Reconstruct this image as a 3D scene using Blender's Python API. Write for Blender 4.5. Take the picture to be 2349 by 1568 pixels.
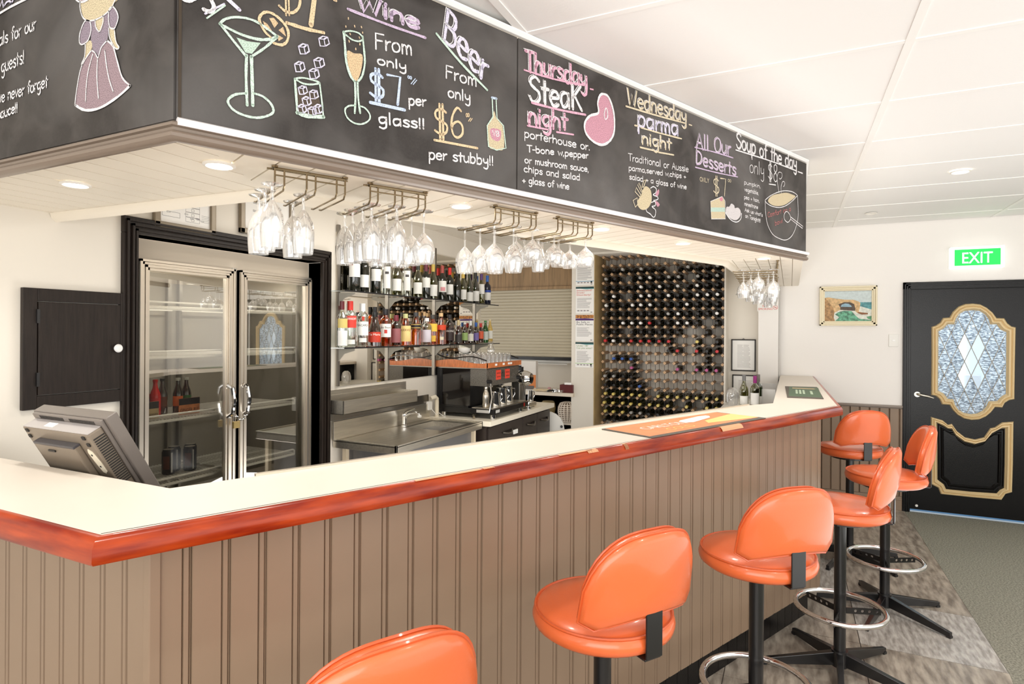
import bpy, bmesh, math, random
from mathutils import Vector, Matrix
random.seed(7)
for o in list(bpy.data.objects): bpy.data.objects.remove(o)
SC = bpy.context.scene
COL = SC.collection
R = math.radians
PI = math.pi

# ------------------------------------------------------------------ camera, world, lights, exposure
cam_d = bpy.data.cameras.new('camera'); cam = bpy.data.objects.new('camera', cam_d); COL.objects.link(cam)
cam_d.sensor_width = 36; cam_d.lens = 36 * 1345 / 2349; cam_d.shift_y = -(784 - 762) / 2349; cam_d.clip_start = .05
YAW = R(25.4)
fw = Vector((math.cos(YAW), math.sin(YAW), 0)); rt = Vector((math.sin(YAW), -math.cos(YAW), 0)); upv = Vector((0, 0, 1))
rl = R(.35)
rt2 = rt * math.cos(rl) + upv * math.sin(rl); up2 = upv * math.cos(rl) - rt * math.sin(rl)
M = Matrix((rt2, up2, -fw)).transposed().to_4x4(); M.translation = (0, 0, 1.6)
cam.matrix_world = M
SC.camera = cam
SC.view_settings.view_transform = 'Standard'; SC.view_settings.look = 'None'
SC.view_settings.gamma = 1; SC.view_settings.use_curve_mapping = False
SC.view_settings.exposure = 0.1

W = bpy.data.worlds.new('world'); SC.world = W; W.use_nodes = True
W.node_tree.nodes['Background'].inputs[0].default_value = (1.0, .985, .96, 1)
W.node_tree.nodes['Background'].inputs[1].default_value = 1.25

def area(name, loc, rot, sx, sy, power, col=(1, 1, 1), spread=None):
    l = bpy.data.lights.new(name, 'AREA'); l.shape = 'RECTANGLE'; l.size = sx; l.size_y = sy; l.energy = power; l.color = col
    if spread: l.spread = spread
    o = bpy.data.objects.new(name, l); COL.objects.link(o); o.location = loc; o.rotation_euler = rot
    return o
def spot(name, loc, power, size=R(110), blend=.6, col=(1, .965, .91), rad=.04):
    l = bpy.data.lights.new(name, 'SPOT'); l.energy = power; l.spot_size = size; l.spot_blend = blend; l.color = col; l.shadow_soft_size = rad
    o = bpy.data.objects.new(name, l); COL.objects.link(o); o.location = loc
    return o
# fill areas added behind and beside the camera; daylight in the door's corridor
area('rear_fill', (-3.1, -.6, 1.45), (R(90), 0, R(-90)), 5.6, 2.2, 150, (1, .985, .96))
area('side_fill', (1.6, -3.9, 1.5), (R(90), 0, 0), 5.0, 1.9, 26, (1, .99, .98))  # added soft fill from the right, out of view
area('bar_fill_down', (3.0, 1.75, 2.43), (0, 0, 0), .9, .6, 15, (1, .975, .93))  # fill added above the bar, no fitting in the ceiling
# added up-facing fill areas, bounced off the ceilings
area('ceiling_fill', (1.6, -1.9, .5), (R(180), 0, 0), 6, 2.6, 58, (1, .99, .975))
area('bar_fill_up', (3.35, 1.2, .1), (R(180), 0, R(-25)), 2.6, .9, 40, (1, .975, .94))  # added fill hidden low behind the counter
area('corridor_daylight', (7.5, -1.4, 1.5), (R(90), 0, R(90)), 1.4, 2.0, 60, (.9, .96, 1))
area('fridge_fill', (2.28, 2.96, 1.93), (0, 0, 0), .9, .08, 6, (1, .97, .9))  # fill added inside the unlit fridge

# ------------------------------------------------------------------ materials
def lin(c):
    return tuple(((x / 255) / 12.92 if x / 255 <= .04045 else ((x / 255 + .055) / 1.055) ** 2.4) for x in c)
MATS = {}
def mat(name, rgb, rough=.5, metal=0, spec=.5, emit=0, noise=0, nscale=8, bump=0, bscale=60, coat=0, stretch=None, rgb2=None, trans=0, alpha=1):
    if name in MATS: return MATS[name]
    m = bpy.data.materials.new(name); m.use_nodes = True; nt = m.node_tree; b = nt.nodes['Principled BSDF']
    c = lin(rgb) + (1,)
    b.inputs['Base Color'].default_value = c; b.inputs['Roughness'].default_value = rough; b.inputs['Metallic'].default_value = metal
    b.inputs['Specular IOR Level'].default_value = spec; b.inputs['Coat Weight'].default_value = coat; b.inputs['Coat Roughness'].default_value = .08
    b.inputs['Transmission Weight'].default_value = trans; b.inputs['Alpha'].default_value = alpha
    if emit: b.inputs['Emission Color'].default_value = c; b.inputs['Emission Strength'].default_value = emit
    if noise or bump:
        tc = nt.nodes.new('ShaderNodeTexCoord'); mp = nt.nodes.new('ShaderNodeMapping'); nt.links.new(tc.outputs['Object'], mp.inputs[0])
        if stretch: mp.inputs['Scale'].default_value = stretch
        if noise:
            n = nt.nodes.new('ShaderNodeTexNoise'); n.inputs['Scale'].default_value = nscale; n.inputs['Detail'].default_value = 5; nt.links.new(mp.outputs[0], n.inputs[0])
            cr = nt.nodes.new('ShaderNodeValToRGB'); cr.color_ramp.elements[0].position = .35; cr.color_ramp.elements[1].position = .65
            c2 = lin(rgb2) if rgb2 else tuple(x * (1 - noise) for x in c[:3])
            cr.color_ramp.elements[0].color = tuple(c2) + (1,); cr.color_ramp.elements[1].color = c if rgb2 else tuple(min(1, x * (1 + noise * .4)) for x in c[:3]) + (1,)
            nt.links.new(n.outputs[0], cr.inputs[0]); nt.links.new(cr.outputs[0], b.inputs['Base Color'])
        if bump:
            n2 = nt.nodes.new('ShaderNodeTexNoise'); n2.inputs['Scale'].default_value = bscale; nt.links.new(mp.outputs[0], n2.inputs[0])
            bp = nt.nodes.new('ShaderNodeBump'); bp.inputs['Strength'].default_value = bump; bp.inputs['Distance'].default_value = .004
            nt.links.new(n2.outputs[0], bp.inputs['Height']); nt.links.new(bp.outputs[0], b.inputs['Normal'])
    MATS[name] = m
    return m
def glassy(name, rgb=(255, 255, 255), blend=.35, rough=.02, tint=(255, 255, 255), base=.06, white=0.0):
    """thin clear glass: transparent seen face on, glossy towards the edges"""
    if name in MATS: return MATS[name]
    m = bpy.data.materials.new(name); m.use_nodes = True; nt = m.node_tree; nt.nodes.clear()
    out = nt.nodes.new('ShaderNodeOutputMaterial'); tr = nt.nodes.new('ShaderNodeBsdfTransparent'); gl = nt.nodes.new('ShaderNodeBsdfGlossy')
    tr.inputs[0].default_value = lin(tint) + (1,); gl.inputs[0].default_value = lin(rgb) + (1,); gl.inputs['Roughness'].default_value = rough
    lw = nt.nodes.new('ShaderNodeLayerWeight'); lw.inputs[0].default_value = blend
    mr = nt.nodes.new('ShaderNodeMapRange'); mr.inputs[3].default_value = base; mr.inputs[4].default_value = 1
    nt.links.new(lw.outputs['Facing'], mr.inputs[0])
    mx = nt.nodes.new('ShaderNodeMixShader'); nt.links.new(mr.outputs[0], mx.inputs[0]); nt.links.new(tr.outputs[0], mx.inputs[1]); nt.links.new(gl.outputs[0], mx.inputs[2])
    last = mx
    if white:
        df = nt.nodes.new('ShaderNodeBsdfTranslucent'); df.inputs[0].default_value = (1, 1, 1, 1); d2 = nt.nodes.new('ShaderNodeBsdfDiffuse'); d2.inputs[0].default_value = (1, 1, 1, 1)
        m0 = nt.nodes.new('ShaderNodeMixShader'); m0.inputs[0].default_value = .5; nt.links.new(df.outputs[0], m0.inputs[1]); nt.links.new(d2.outputs[0], m0.inputs[2])
        m2 = nt.nodes.new('ShaderNodeMixShader'); m2.inputs[0].default_value = white
        nt.links.new(mx.outputs[0], m2.inputs[1]); nt.links.new(m0.outputs[0], m2.inputs[2]); last = m2
    nt.links.new(last.outputs[0], out.inputs[0]); MATS[name] = m
    return m
def chalk_mat(name, rgb, dens=.5):
    m = bpy.data.materials.new(name); m.use_nodes = True; nt = m.node_tree; b = nt.nodes['Principled BSDF']; b.inputs['Roughness'].default_value = .95
    b.inputs['Specular IOR Level'].default_value = .1
    tc = nt.nodes.new('ShaderNodeTexCoord'); n = nt.nodes.new('ShaderNodeTexNoise'); n.inputs['Scale'].default_value = 420; n.inputs['Detail'].default_value = 2
    nt.links.new(tc.outputs['Object'], n.inputs[0]); cr = nt.nodes.new('ShaderNodeValToRGB')
    cr.color_ramp.elements[0].position = dens - .14; cr.color_ramp.elements[1].position = dens
    c = lin(rgb); k = lin((58, 54, 52)); mid = tuple(a * .55 + b_ * .45 for a, b_ in zip(c, k))
    cr.color_ramp.elements[0].color = mid + (1,); cr.color_ramp.elements[1].color = c + (1,)
    nt.links.new(n.outputs[0], cr.inputs[0]); nt.links.new(cr.outputs[0], b.inputs['Base Color'])
    return m

wall_w = mat('wall_paint', (245, 241, 236), .6, bump=.15, bscale=30)
wall_b = mat('bar_wall_dimmed', (229, 222, 210), .6, bump=.12, bscale=30)  # wall white toned beige for the dimmer light behind the bar
ceil_m = mat('ceiling_tile_white', (244, 243, 241), .75, bump=.1, bscale=90)
grid_m = mat('ceiling_grid_white', (248, 247, 244), .5)
soff_m = mat('soffit_cream', (240, 231, 215), .42)
taupe = mat('taupe_paint', (141, 119, 98), .42, noise=.05, nscale=3)
taupe_r = mat('taupe_trim', (126, 111, 98), .3, coat=.2)
black_w = mat('black_stained_wood', (38, 30, 25), .42, spec=.3, noise=.3, nscale=12, stretch=(8, 8, .6), bump=.15, bscale=50)
black_g = mat('black_gloss_paint', (12, 11, 12), .28, spec=.3, bump=.12, bscale=120)
gold_m = mat('gold_moulding', (222, 196, 148), .4)
red_wood = mat('red_timber', (172, 62, 14), .3, spec=.3, noise=.3, nscale=5, stretch=(1.2, 1.2, 9), coat=.25, rgb2=(122, 28, 5))
worn_wood = mat('bare_chipped_timber', (214, 158, 118), .6)
lam = mat('cream_laminate', (228, 218, 205), .36, noise=.03, nscale=2)
steel = mat('stainless_steel', (224, 218, 206), .34, metal=1, noise=.12, nscale=5, stretch=(1, 14, 14))
steel_d = mat('stainless_steel_dull', (150, 145, 138), .35, metal=1)
chrome = mat('chrome', (235, 235, 235), .08, metal=1)
brass = mat('old_brass_wire', (150, 134, 108), .25, metal=1)
alu = mat('aluminium_profile', (225, 215, 200), .3, metal=.85)
blk = mat('black_metal', (18, 17, 18), .3, coat=.3)
blk_pl = mat('black_plastic', (30, 29, 30), .35)
white_pl = mat('white_plastic', (240, 238, 232), .4)
vinyl = mat('orange_vinyl', (222, 104, 54), .3, coat=.35, noise=.06, nscale=3, bump=.06, bscale=130)
piping_m = mat('orange_piping', (204, 88, 40), .35, coat=.3)
glass_c = glassy('stemware_glass', blend=.35, base=.14, rough=.03, white=.07)
glass_v = glassy('thin_clear_glass', blend=.25, base=.05, rough=.02)
pane_m = glassy('fridge_pane', blend=.35, base=.11, rough=.01, tint=(240, 239, 234))
mirror_m = mat('mirror', (232, 226, 214), .015, metal=1)
paper = mat('paper', (246, 244, 240), .7)

# ------------------------------------------------------------------ geometry helpers
def obj(name, me, m=None, parent=None, loc=None, rotz=None):
    o = bpy.data.objects.new(name, me); COL.objects.link(o)
    if m is not None and hasattr(me, 'materials') and not me.materials:
        for x in (m if isinstance(m, (list, tuple)) else [m]): me.materials.append(x)
    if parent: o.parent = parent
    if loc is not None: o.location = loc
    if rotz is not None: o.rotation_euler = (0, 0, rotz)
    return o
class MB:
    def __init__(s): s.v = []; s.f = []; s.m = []; s.cur = 0; s.T = None
    def add(s, vs, fs):
        k = len(s.v)
        s.v += [tuple(s.T @ Vector(p)) if s.T else tuple(p) for p in vs]; s.f += [[i + k for i in f] for f in fs]; s.m += [s.cur] * len(fs)
        return s
    def box(s, x0, x1, y0, y1, z0, z1):
        return s.add([(x0, y0, z0), (x1, y0, z0), (x1, y1, z0), (x0, y1, z0), (x0, y0, z1), (x1, y0, z1), (x1, y1, z1), (x0, y1, z1)],
                     [(3, 2, 1, 0), (4, 5, 6, 7), (0, 1, 5, 4), (1, 2, 6, 5), (2, 3, 7, 6), (3, 0, 4, 7)])
    def prism(s, poly, z0, z1):
        a = sum(poly[i][0] * poly[(i + 1) % len(poly)][1] - poly[(i + 1) % len(poly)][0] * poly[i][1] for i in range(len(poly)))
        if a < 0: poly = poly[::-1]
        n = len(poly)
        return s.add([(p[0], p[1], z0) for p in poly] + [(p[0], p[1], z1) for p in poly],
                     [list(range(n))[::-1], list(range(n, 2 * n))] + [(i, (i + 1) % n, n + (i + 1) % n, n + i) for i in range(n)])
    def lathe(s, prof, n=16, c=(0, 0, 0), ax='z', cap=True):
        vs = []; fs = []
        for r, h in prof:
            for i in range(n):
                a = 2 * PI * i / n; x, y = r * math.cos(a), r * math.sin(a)
                p = (x, y, h) if ax == 'z' else ((h, x, y) if ax == 'x' else (y, h, x))
                vs.append((p[0] + c[0], p[1] + c[1], p[2] + c[2]))
        for j in range(len(prof) - 1):
            for i in range(n):
                k = (i + 1) % n; fs.append((j * n + i, j * n + k, (j + 1) * n + k, (j + 1) * n + i))
        if cap:
            if prof[0][0] > 1e-5: fs.append(list(range(n))[::-1])
            if prof[-1][0] > 1e-5: b = (len(prof) - 1) * n; fs.append(list(range(b, b + n)))
        return s.add(vs, fs)
    def cyl(s, c, r, h, n=16, ax='z', r2=None):
        return s.lathe([(r, 0), (r2 if r2 is not None else r, h)], n, c, ax)
    def tube(s, pts, r, n=8, closed=False):
        pts = [Vector(p) for p in pts]; N = len(pts); vs = []; fs = []; up = None
        for i, p in enumerate(pts):
            if closed: t = (pts[(i + 1) % N] - pts[i - 1]).normalized()
            else: t = (pts[min(i + 1, N - 1)] - pts[max(i - 1, 0)]).normalized()
            if up is None: up = Vector((0, 0, 1)) if abs(t.z) < .9 else Vector((1, 0, 0))
            sd = t.cross(up)
            if sd.length < 1e-4: sd = t.orthogonal()
            sd.normalize(); u = sd.cross(t).normalized(); up = u
            rr = r[i] if isinstance(r, (list, tuple)) else r
            for k in range(n):
                a = 2 * PI * k / n; vs.append(p + sd * (math.cos(a) * rr) + u * (math.sin(a) * rr))
        M_ = N if closed else N - 1
        for i in range(M_):
            j = (i + 1) % N
            for k in range(n):
                l = (k + 1) % n; fs.append((i * n + k, j * n + k, j * n + l, i * n + l))
        if not closed: fs.append(list(range(n))); fs.append(list(range((N - 1) * n, N * n))[::-1])
        return s.add(vs, fs)
    def mesh(s, name='m', smooth=False):
        me = bpy.data.meshes.new(name); me.from_pydata(s.v, [], s.f)
        if any(s.m): me.polygons.foreach_set('material_index', s.m)
        bm = bmesh.new(); bm.from_mesh(me); bmesh.ops.recalc_face_normals(bm, faces=bm.faces); bm.to_mesh(me); bm.free()
        if smooth:
            me.polygons.foreach_set('use_smooth', [True] * len(me.polygons))
            try: me.set_sharp_from_angle(angle=R(40))
            except Exception: pass
        me.update(); return me
    def build(s, name, m, parent=None, smooth=False, bev=0, loc=None, rotz=None, seg=2):
        o = obj(name, s.mesh(name, smooth), m, parent, loc, rotz)
        if bev:
            b = o.modifiers.new('bevel', 'BEVEL'); b.width = bev; b.segments = seg; b.limit_method = 'ANGLE'; b.angle_limit = R(35)
        return o
def box(name, b, m, parent=None, bev=0, **k): return MB().box(*b).build(name, m, parent, bev=bev, **k)
def thing(name, label, cat, loc=(0, 0, 0), rotz=0, group=None):
    o = bpy.data.objects.new(name, None); COL.objects.link(o); o.location = loc; o.rotation_euler = (0, 0, rotz); o.empty_display_size = .05
    o['label'] = label; o['category'] = cat
    if group: o['group'] = group
    return o
def tag(o, label, cat, group=None):
    o['label'] = label; o['category'] = cat
    if group: o['group'] = group
    return o
def struct(o, label=None):
    o['kind'] = 'structure'
    if label: o['label'] = label
    return o
def dup(root, loc=None, rotz=None, label=None, group=None):
    r = root.copy(); COL.objects.link(r)
    if loc is not None: r.location = loc
    if rotz is not None: r.rotation_euler = (0, 0, rotz)
    if label: r['label'] = label
    if group: r['group'] = group
    for ch in list(root.children):
        c = ch.copy(); COL.objects.link(c); c.parent = r
        for g in list(ch.children):
            d = g.copy(); COL.objects.link(d); d.parent = c
    return r
def clip(poly, conv):
    """Sutherland-Hodgman: clip poly by the convex polygon conv (both 2D)"""
    a = sum(conv[i][0] * conv[(i + 1) % len(conv)][1] - conv[(i + 1) % len(conv)][0] * conv[i][1] for i in range(len(conv)))
    if a < 0: conv = conv[::-1]
    out = list(poly)
    for i in range(len(conv)):
        A, B = conv[i], conv[(i + 1) % len(conv)]; inp = out; out = []
        if not inp: return []
        sd = lambda p: (B[0] - A[0]) * (p[1] - A[1]) - (B[1] - A[1]) * (p[0] - A[0])
        for j in range(len(inp)):
            P, Q = inp[j - 1], inp[j]; sp, sq = sd(P), sd(Q)
            if sq >= 0:
                if sp < 0: t = sp / (sp - sq); out.append((P[0] + (Q[0] - P[0]) * t, P[1] + (Q[1] - P[1]) * t))
                out.append(Q)
            elif sp >= 0: t = sp / (sp - sq); out.append((P[0] + (Q[0] - P[0]) * t, P[1] + (Q[1] - P[1]) * t))
    return out
def poly_area(p): return abs(sum(p[i][0] * p[(i + 1) % len(p)][1] - p[(i + 1) % len(p)][0] * p[i][1] for i in range(len(p)))) / 2
def sweep(path, prof, closed=False):
    """sweep a profile [(out, z)] along a 2D path; out = to the right of travel"""
    n = len(path); P = [Vector(p).to_2d() for p in path]; vs = []; fs = []; k = len(prof)
    for i in range(n):
        if closed or 0 < i < n - 1:
            a = (P[i] - P[i - 1]).normalized(); b = (P[(i + 1) % n] - P[i]).normalized()
        elif i == 0: a = b = (P[1] - P[0]).normalized()
        else: a = b = (P[i] - P[i - 1]).normalized()
        na, nb = Vector((a.y, -a.x)), Vector((b.y, -b.x)); mm = (na + nb).normalized(); L = 1 / max(.3, mm.dot(na))
        for o_, z in prof: q = P[i] + mm * (o_ * L); vs.append((q.x, q.y, z))
    N = n if closed else n - 1
    for i in range(N):
        j = (i + 1) % n
        for t in range(k): u = (t + 1) % k; fs.append((i * k + t, j * k + t, j * k + u, i * k + u))
    if not closed: fs.append(list(range(k))); fs.append([(n - 1) * k + t for t in range(k)][::-1])
    mb = MB(); mb.add(vs, fs); return mb
def planeM(o, ux, uy):
    """matrix for a local frame: x -> ux, y -> uy, z -> outwards"""
    ux, uy = Vector(ux).normalized(), Vector(uy).normalized(); n = ux.cross(uy)
    m = Matrix((ux, uy, n)).transposed().to_4x4(); m.translation = o; return m
_tc = {}
def text_mesh(txt, size, width=None):
    key = (txt, size, width)
    if key in _tc: return _tc[key]
    c = bpy.data.curves.new('t', 'FONT'); c.body = txt; c.size = size; c.resolution_u = 2
    o = bpy.data.objects.new('t', c); COL.objects.link(o); bpy.context.view_layer.update()
    me = bpy.data.meshes.new_from_object(o.evaluated_get(bpy.context.evaluated_depsgraph_get()))
    bpy.data.objects.remove(o); bpy.data.curves.remove(c)
    if width and len(me.vertices):
        xs = [v.co.x for v in me.vertices]; k = width / max(1e-6, max(xs) - min(xs)); x0 = min(xs)
        for v in me.vertices: v.co.x = (v.co.x - x0) * k
    _tc[key] = me
    return me
def lettering(txt, size, m, parent, Mx, width=None, name='lettering'):
    me = text_mesh(txt, size, width).copy(); me.materials.clear(); me.materials.append(m)
    o = bpy.data.objects.new(name, me); COL.objects.link(o); o.parent = parent
    o.matrix_basis = Mx if not parent else (parent_m(parent).inverted() @ Mx)
    return o
def parent_m(p):
    return Matrix.Translation(p.location) @ p.rotation_euler.to_matrix().to_4x4() if p else Matrix()

# ------------------------------------------------------------------ the room shell
CZ = 2.62; XF = 6.36; BZ = 2.445; SZ = 2.07; WY = 2.70
carpet = mat('green_grey_carpet', (152, 151, 137), .95, noise=.45, nscale=110, bump=.7, bscale=220, rgb2=(106, 105, 94))
slate = mat('slate_look_tile', (176, 166, 152), .3, noise=.5, nscale=7, stretch=(1, 4, 1), rgb2=(118, 108, 97), bump=.25, bscale=26)
slate_l = mat('pale_slate_tile', (190, 185, 178), .26, noise=.4, nscale=12, stretch=(1, 4, 1), rgb2=(140, 134, 127), bump=.2, bscale=26)
floor = struct(box('floor', (-3, 6.36, -3.8, -.945, -.05, .0), carpet))
fl2 = struct(MB().prism([(-3, 2.7), (-3, -.45), (1.2, -.45), (2.3, -.945), (XF, -.945), (XF, 2.7)], -.05, -.006).build('floor', mat('tile_grout', (88, 80, 72), .8)))
reg = [(3.52, -.945), (XF, -.945), (XF, .9), (-3, .9), (-3, -.45), (2.2, -.45)]
ti = 0
for i in range(-6, 12):
    for j in range(-3, 4):
        x0 = 3.52 - 5 * .61 + i * .61; y0 = -.945 + j * .61 + (.61 if 0 else 0)
        cell = [(x0 + .002, y0 + .002), (x0 + .608, y0 + .002), (x0 + .608, y0 + .608), (x0 + .002, y0 + .608)]
        regc = [(3.52, -.945), (XF, -.945), (XF, .9), (.6, .9), (.6, .2), (2.55, -.56)] if 0 else None
        p = clip(cell, [(-3, -.95), (XF, -.95), (XF, .9), (-3, .9)])
        if x0 < 3.5: p = clip(p, [(3.52, -.945), (3.55, 1), (-3, 1), (-3, -.1)]) if p else p
        if p and poly_area(p) > .01 and x0 > .4:
            MB().prism(p, -.006, .001).build('tile', slate_l if (i * 7 + j * 3) % 5 == 0 else slate, fl2); ti += 1
# infill of the wedge in front of the tiles
struct(MB().prism([(3.52, -.945), (-3, -.1), (-3, -.945)], -.05, .0).build('floor', carpet))

# suspended ceiling: tiles in a T-bar grid
cl = struct(box('ceiling', (-3, XF, -3.8, 2.7, CZ + .02, CZ + .06), ceil_m))
for i in range(-7, 9):
    for j in range(-3, 3):
        x0 = 1.235 + .6 * i; y0 = -.37 + 1.2 * j
        x1, y1 = min(x0 + .6, XF), y0 + 1.2
        if y0 > 1.3 or x0 > XF - .02: continue
        if y0 > .8 and x0 > 1.0: continue
        box('ceiling_tile', (x0 + .01, x1 - .01, max(y0 + .012, -3.8), y1 - .012, CZ + .004, CZ + .02), ceil_m, cl)
for j in range(-2, 2):
    y0 = -.37 + 1.2 * j
    MB().box(-3, XF, y0 - .014, y0 + .014, CZ, CZ + .008).box(-3, XF, y0 - .004, y0 + .004, CZ + .008, CZ + .03).build('ceiling_runner', grid_m, cl)
for i in range(-7, 9):
    x0 = 1.235 + .6 * i
    if x0 < XF: MB().box(x0 - .012, x0 + .012, -3.8, 2.0, CZ + .001, CZ + .006).build('cross_bar', grid_m, cl)

# walls
struct(MB().box(XF, XF + .12, -.99 + .06, .62, 0, 2.7).box(XF, XF + .12, -1.88, -.93, 2.03, 2.7).box(XF, XF + .12, -3.8, -1.87, 0, 2.7).build('wall_far', wall_w))
struct(box('wall_bar_end', (XF + .04, XF + .16, .62, 4.0, 0, 2.7), wall_b))
struct(box('wall_bar_end', (XF - .02, XF, .28, .62, 0, 2.7), wall_b))
struct(MB().box(-3, 1.68, WY, WY + .12, 0, 2.7).box(1.68, 2.842, WY, WY + .12, 2.037, 2.7).box(2.842, 4.98, WY, WY + .12, 0, 2.7).build('wall_back', wall_b))
struct(box('wall_side', (-3, XF, -3.9, -3.8, 0, .42), wall_w)); struct(box('wall_side', (-3, XF, -3.9, -3.8, 2.42, 2.7), wall_w))
struct(box('wall_side', (4.3, XF, -3.9, -3.8, .42, 2.42), wall_w))
pier = struct(box('wall_pier', (6.24, XF - .02, .105, .285, 0, 2.1), wall_w))
# dado boards on the far wall, dado rail, skirting
dado = struct(box('trim_1', (XF - .004, XF, -.925, -.2, 0, .925), taupe))
y = -.199
while y > -.91:
    MB().prism([(XF - .004, y), (XF - .016, y - .004), (XF - .016, y - .066), (XF - .011, y - .069), (XF - .011, y - .072), (XF - .016, y - .074), (XF - .004, y - .078)], .13, .925).build('board', taupe, dado); y -= .0785
dr = struct(MB().box(XF - .02, XF, -.925, -.2, .925, .935).box(XF - .034, XF, -.925, -.2, .935, .955).build('trim_2', taupe_r, bev=.003))
struct(MB().box(XF - .02, XF, -.925, -.2, 0, .125).box(XF - .026, XF, -.925, -.2, .095, .105).build('baseboard_far', taupe, bev=.004))
struct(box('baseboard_side', (2.3, 2.31, -.2, -.19, 0, .001), taupe)) if 0 else None

# low ceiling behind the bar
LCP = [(1.40, 2.7), (1.45, 1.61), (4.0, .40), (6.5, .31), (6.5, 4.0), (1.40, 4.0)]
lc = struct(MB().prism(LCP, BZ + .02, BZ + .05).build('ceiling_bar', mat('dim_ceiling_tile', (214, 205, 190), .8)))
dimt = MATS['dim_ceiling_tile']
for i in range(0, 9):
    x0 = 1.0 + .6 * i + .13
    for j in range(0, 4):
        y0 = .3 + 1.2 * j - .2
        p = clip([(x0 + .004, y0 + .004), (x0 + .596, y0 + .004), (x0 + .596, y0 + 1.196), (x0 + .004, y0 + 1.196)], [(1.40, 4), (1.40, 1.64), (4.0, .40), (6.5, .31), (6.5, 4)])
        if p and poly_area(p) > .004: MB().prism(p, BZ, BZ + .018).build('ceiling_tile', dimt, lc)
# beam above the wine rack
struct(box('trim_3', (5.93, 6.36, .29, 2.12, 2.425, BZ + .02), wall_b))
# pilaster with the posters
pil = struct(box('pilaster', (5.95, 6.4, 1.872, 2.12, 0, 2.44), wall_b, bev=.003))
struct(box('trim_4', (5.96, 6.36, 1.866, 1.873, 0, 2.43), mat('pilaster_side_ply', (205, 178, 128), .55, noise=.15, nscale=6)))
# tall cream panel left of the rack end (right side of the wine rack)
struct(MB().prism([(6.06, .585), (6.36, .585), (6.36, .57), (6.06, .57)], 0, 2.43).build('trim_5', wall_b))

# ------------------------------------------------------------------ bulkhead with its lined soffit
BA = R(-24.25); bd = Vector((math.cos(BA), math.sin(BA), 0)); bn = Vector((math.sin(BA), -math.cos(BA), 0))
BC = Vector((.876, 1.266, 0)); BF = BC + bd * 3.262       # near corner and far corner of the board face
inner = [(1.36, WY), (1.42, 1.597), (4.0, .39), (4.83, .35), (XF, .31)]
bh = struct(MB().prism([(.88, WY), (.88, 1.268), (BF.x, BF.y + .003), (XF, BF.y + .003), (XF, BF.y + .05), (BF.x + .01, BF.y + .05), (.93, 1.30), (.93, WY)], SZ + .004, CZ).build('bulkhead', soff_m))
struct(MB().prism([(inner[0][0] - .03, WY), (inner[1][0] - .03, inner[1][1] - .02), (4.0, .36), (4.83, .32), (XF, .28), inner[4], inner[3], inner[2], inner[1], inner[0]], SZ + .004, BZ + .02).build('bulkhead', soff_m))
sf = struct(MB().prism([(.89, WY), (.89, 1.275), (BF.x, BF.y + .01), (XF, BF.y + .01), inner[4], inner[3], inner[2], inner[1], inner[0]], SZ + .012, SZ + .02).build('soffit', soff_m))
P1 = [(.89, WY), (.89, 1.275), inner[1], inner[0]]
P2 = [(.89, 1.275), (BF.x, BF.y + .01), inner[2], inner[1]]
P3 = [(BF.x, BF.y + .01), (XF, BF.y + .01), inner[4], inner[3], inner[2]]
def soffit_board(p):
    if p and poly_area(p) > 2e-4: MB().prism(p, SZ, SZ + .012).build('board', soff_m, sf)
y = 1.2
while y < WY:
    soffit_board(clip([(.8, y + .003), (1.6, y + .003), (1.6, y + .095), (.8, y + .095)], P1)); y += .098
pn = -bn
u = -.5
while u < 3.9:
    a = BC + bd * (u + .003); b = BC + bd * (u + .095)
    q = [(a.x, a.y), (b.x, b.y), ((b + pn * 1.3).x, (b + pn * 1.3).y), ((a + pn * 1.3).x, (a + pn * 1.3).y)]
    soffit_board(clip(q, P2)); u += .098
y = -.08
while y < .45:
    soffit_board(clip([(3.5, y + .002), (XF, y + .002), (XF, y + .068), (3.5, y + .068)], P3)); y += .07
# quad edge along the inner side of the soffit
struct(sweep(inner, [(-.012, SZ + .02), (-.012, SZ - .028), (.004, SZ - .034), (.02, SZ - .02), (.026, SZ + .0), (.026, SZ + .02)]).build('trim_6', soff_m, smooth=True))
# cornice below the boards: outer path
outer = [(.876, WY), (.876, 1.266), (BF.x, BF.y), (XF, BF.y)]
prof = [(-.004, 2.074), (.012, 2.073), (.018, 2.068), (.018, 2.062), (.012, 2.059), (.010, 2.053), (.017, 2.050), (.021, 2.044), (.020, 2.037), (.012, 2.031), (-.006, 2.030), (-.016, 2.05)]
prof = [(-a, z) for a, z in prof]
struct(sweep(outer[:3], [(-a, z) for a, z in prof]).build('trim_7', taupe_r, smooth=True))
struct(sweep([(BC.x, BC.y), (BF.x, BF.y)], [(.002, 2.080), (.020, 2.080), (.026, 2.076), (.027, 2.068), (.022, 2.062), (.002, 2.062)]).build('trim_8', mat('white_edge_strip', (250, 246, 246), .25), smooth=True))
struct(sweep([(.876, WY), (.876, 1.266), (BF.x, BF.y), (XF, BF.y)], [(.0, CZ - .013), (.008, CZ - .013), (.018, CZ - .004), (.02, CZ), (.0, CZ)]).build('trim_9', ceil_m))

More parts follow.
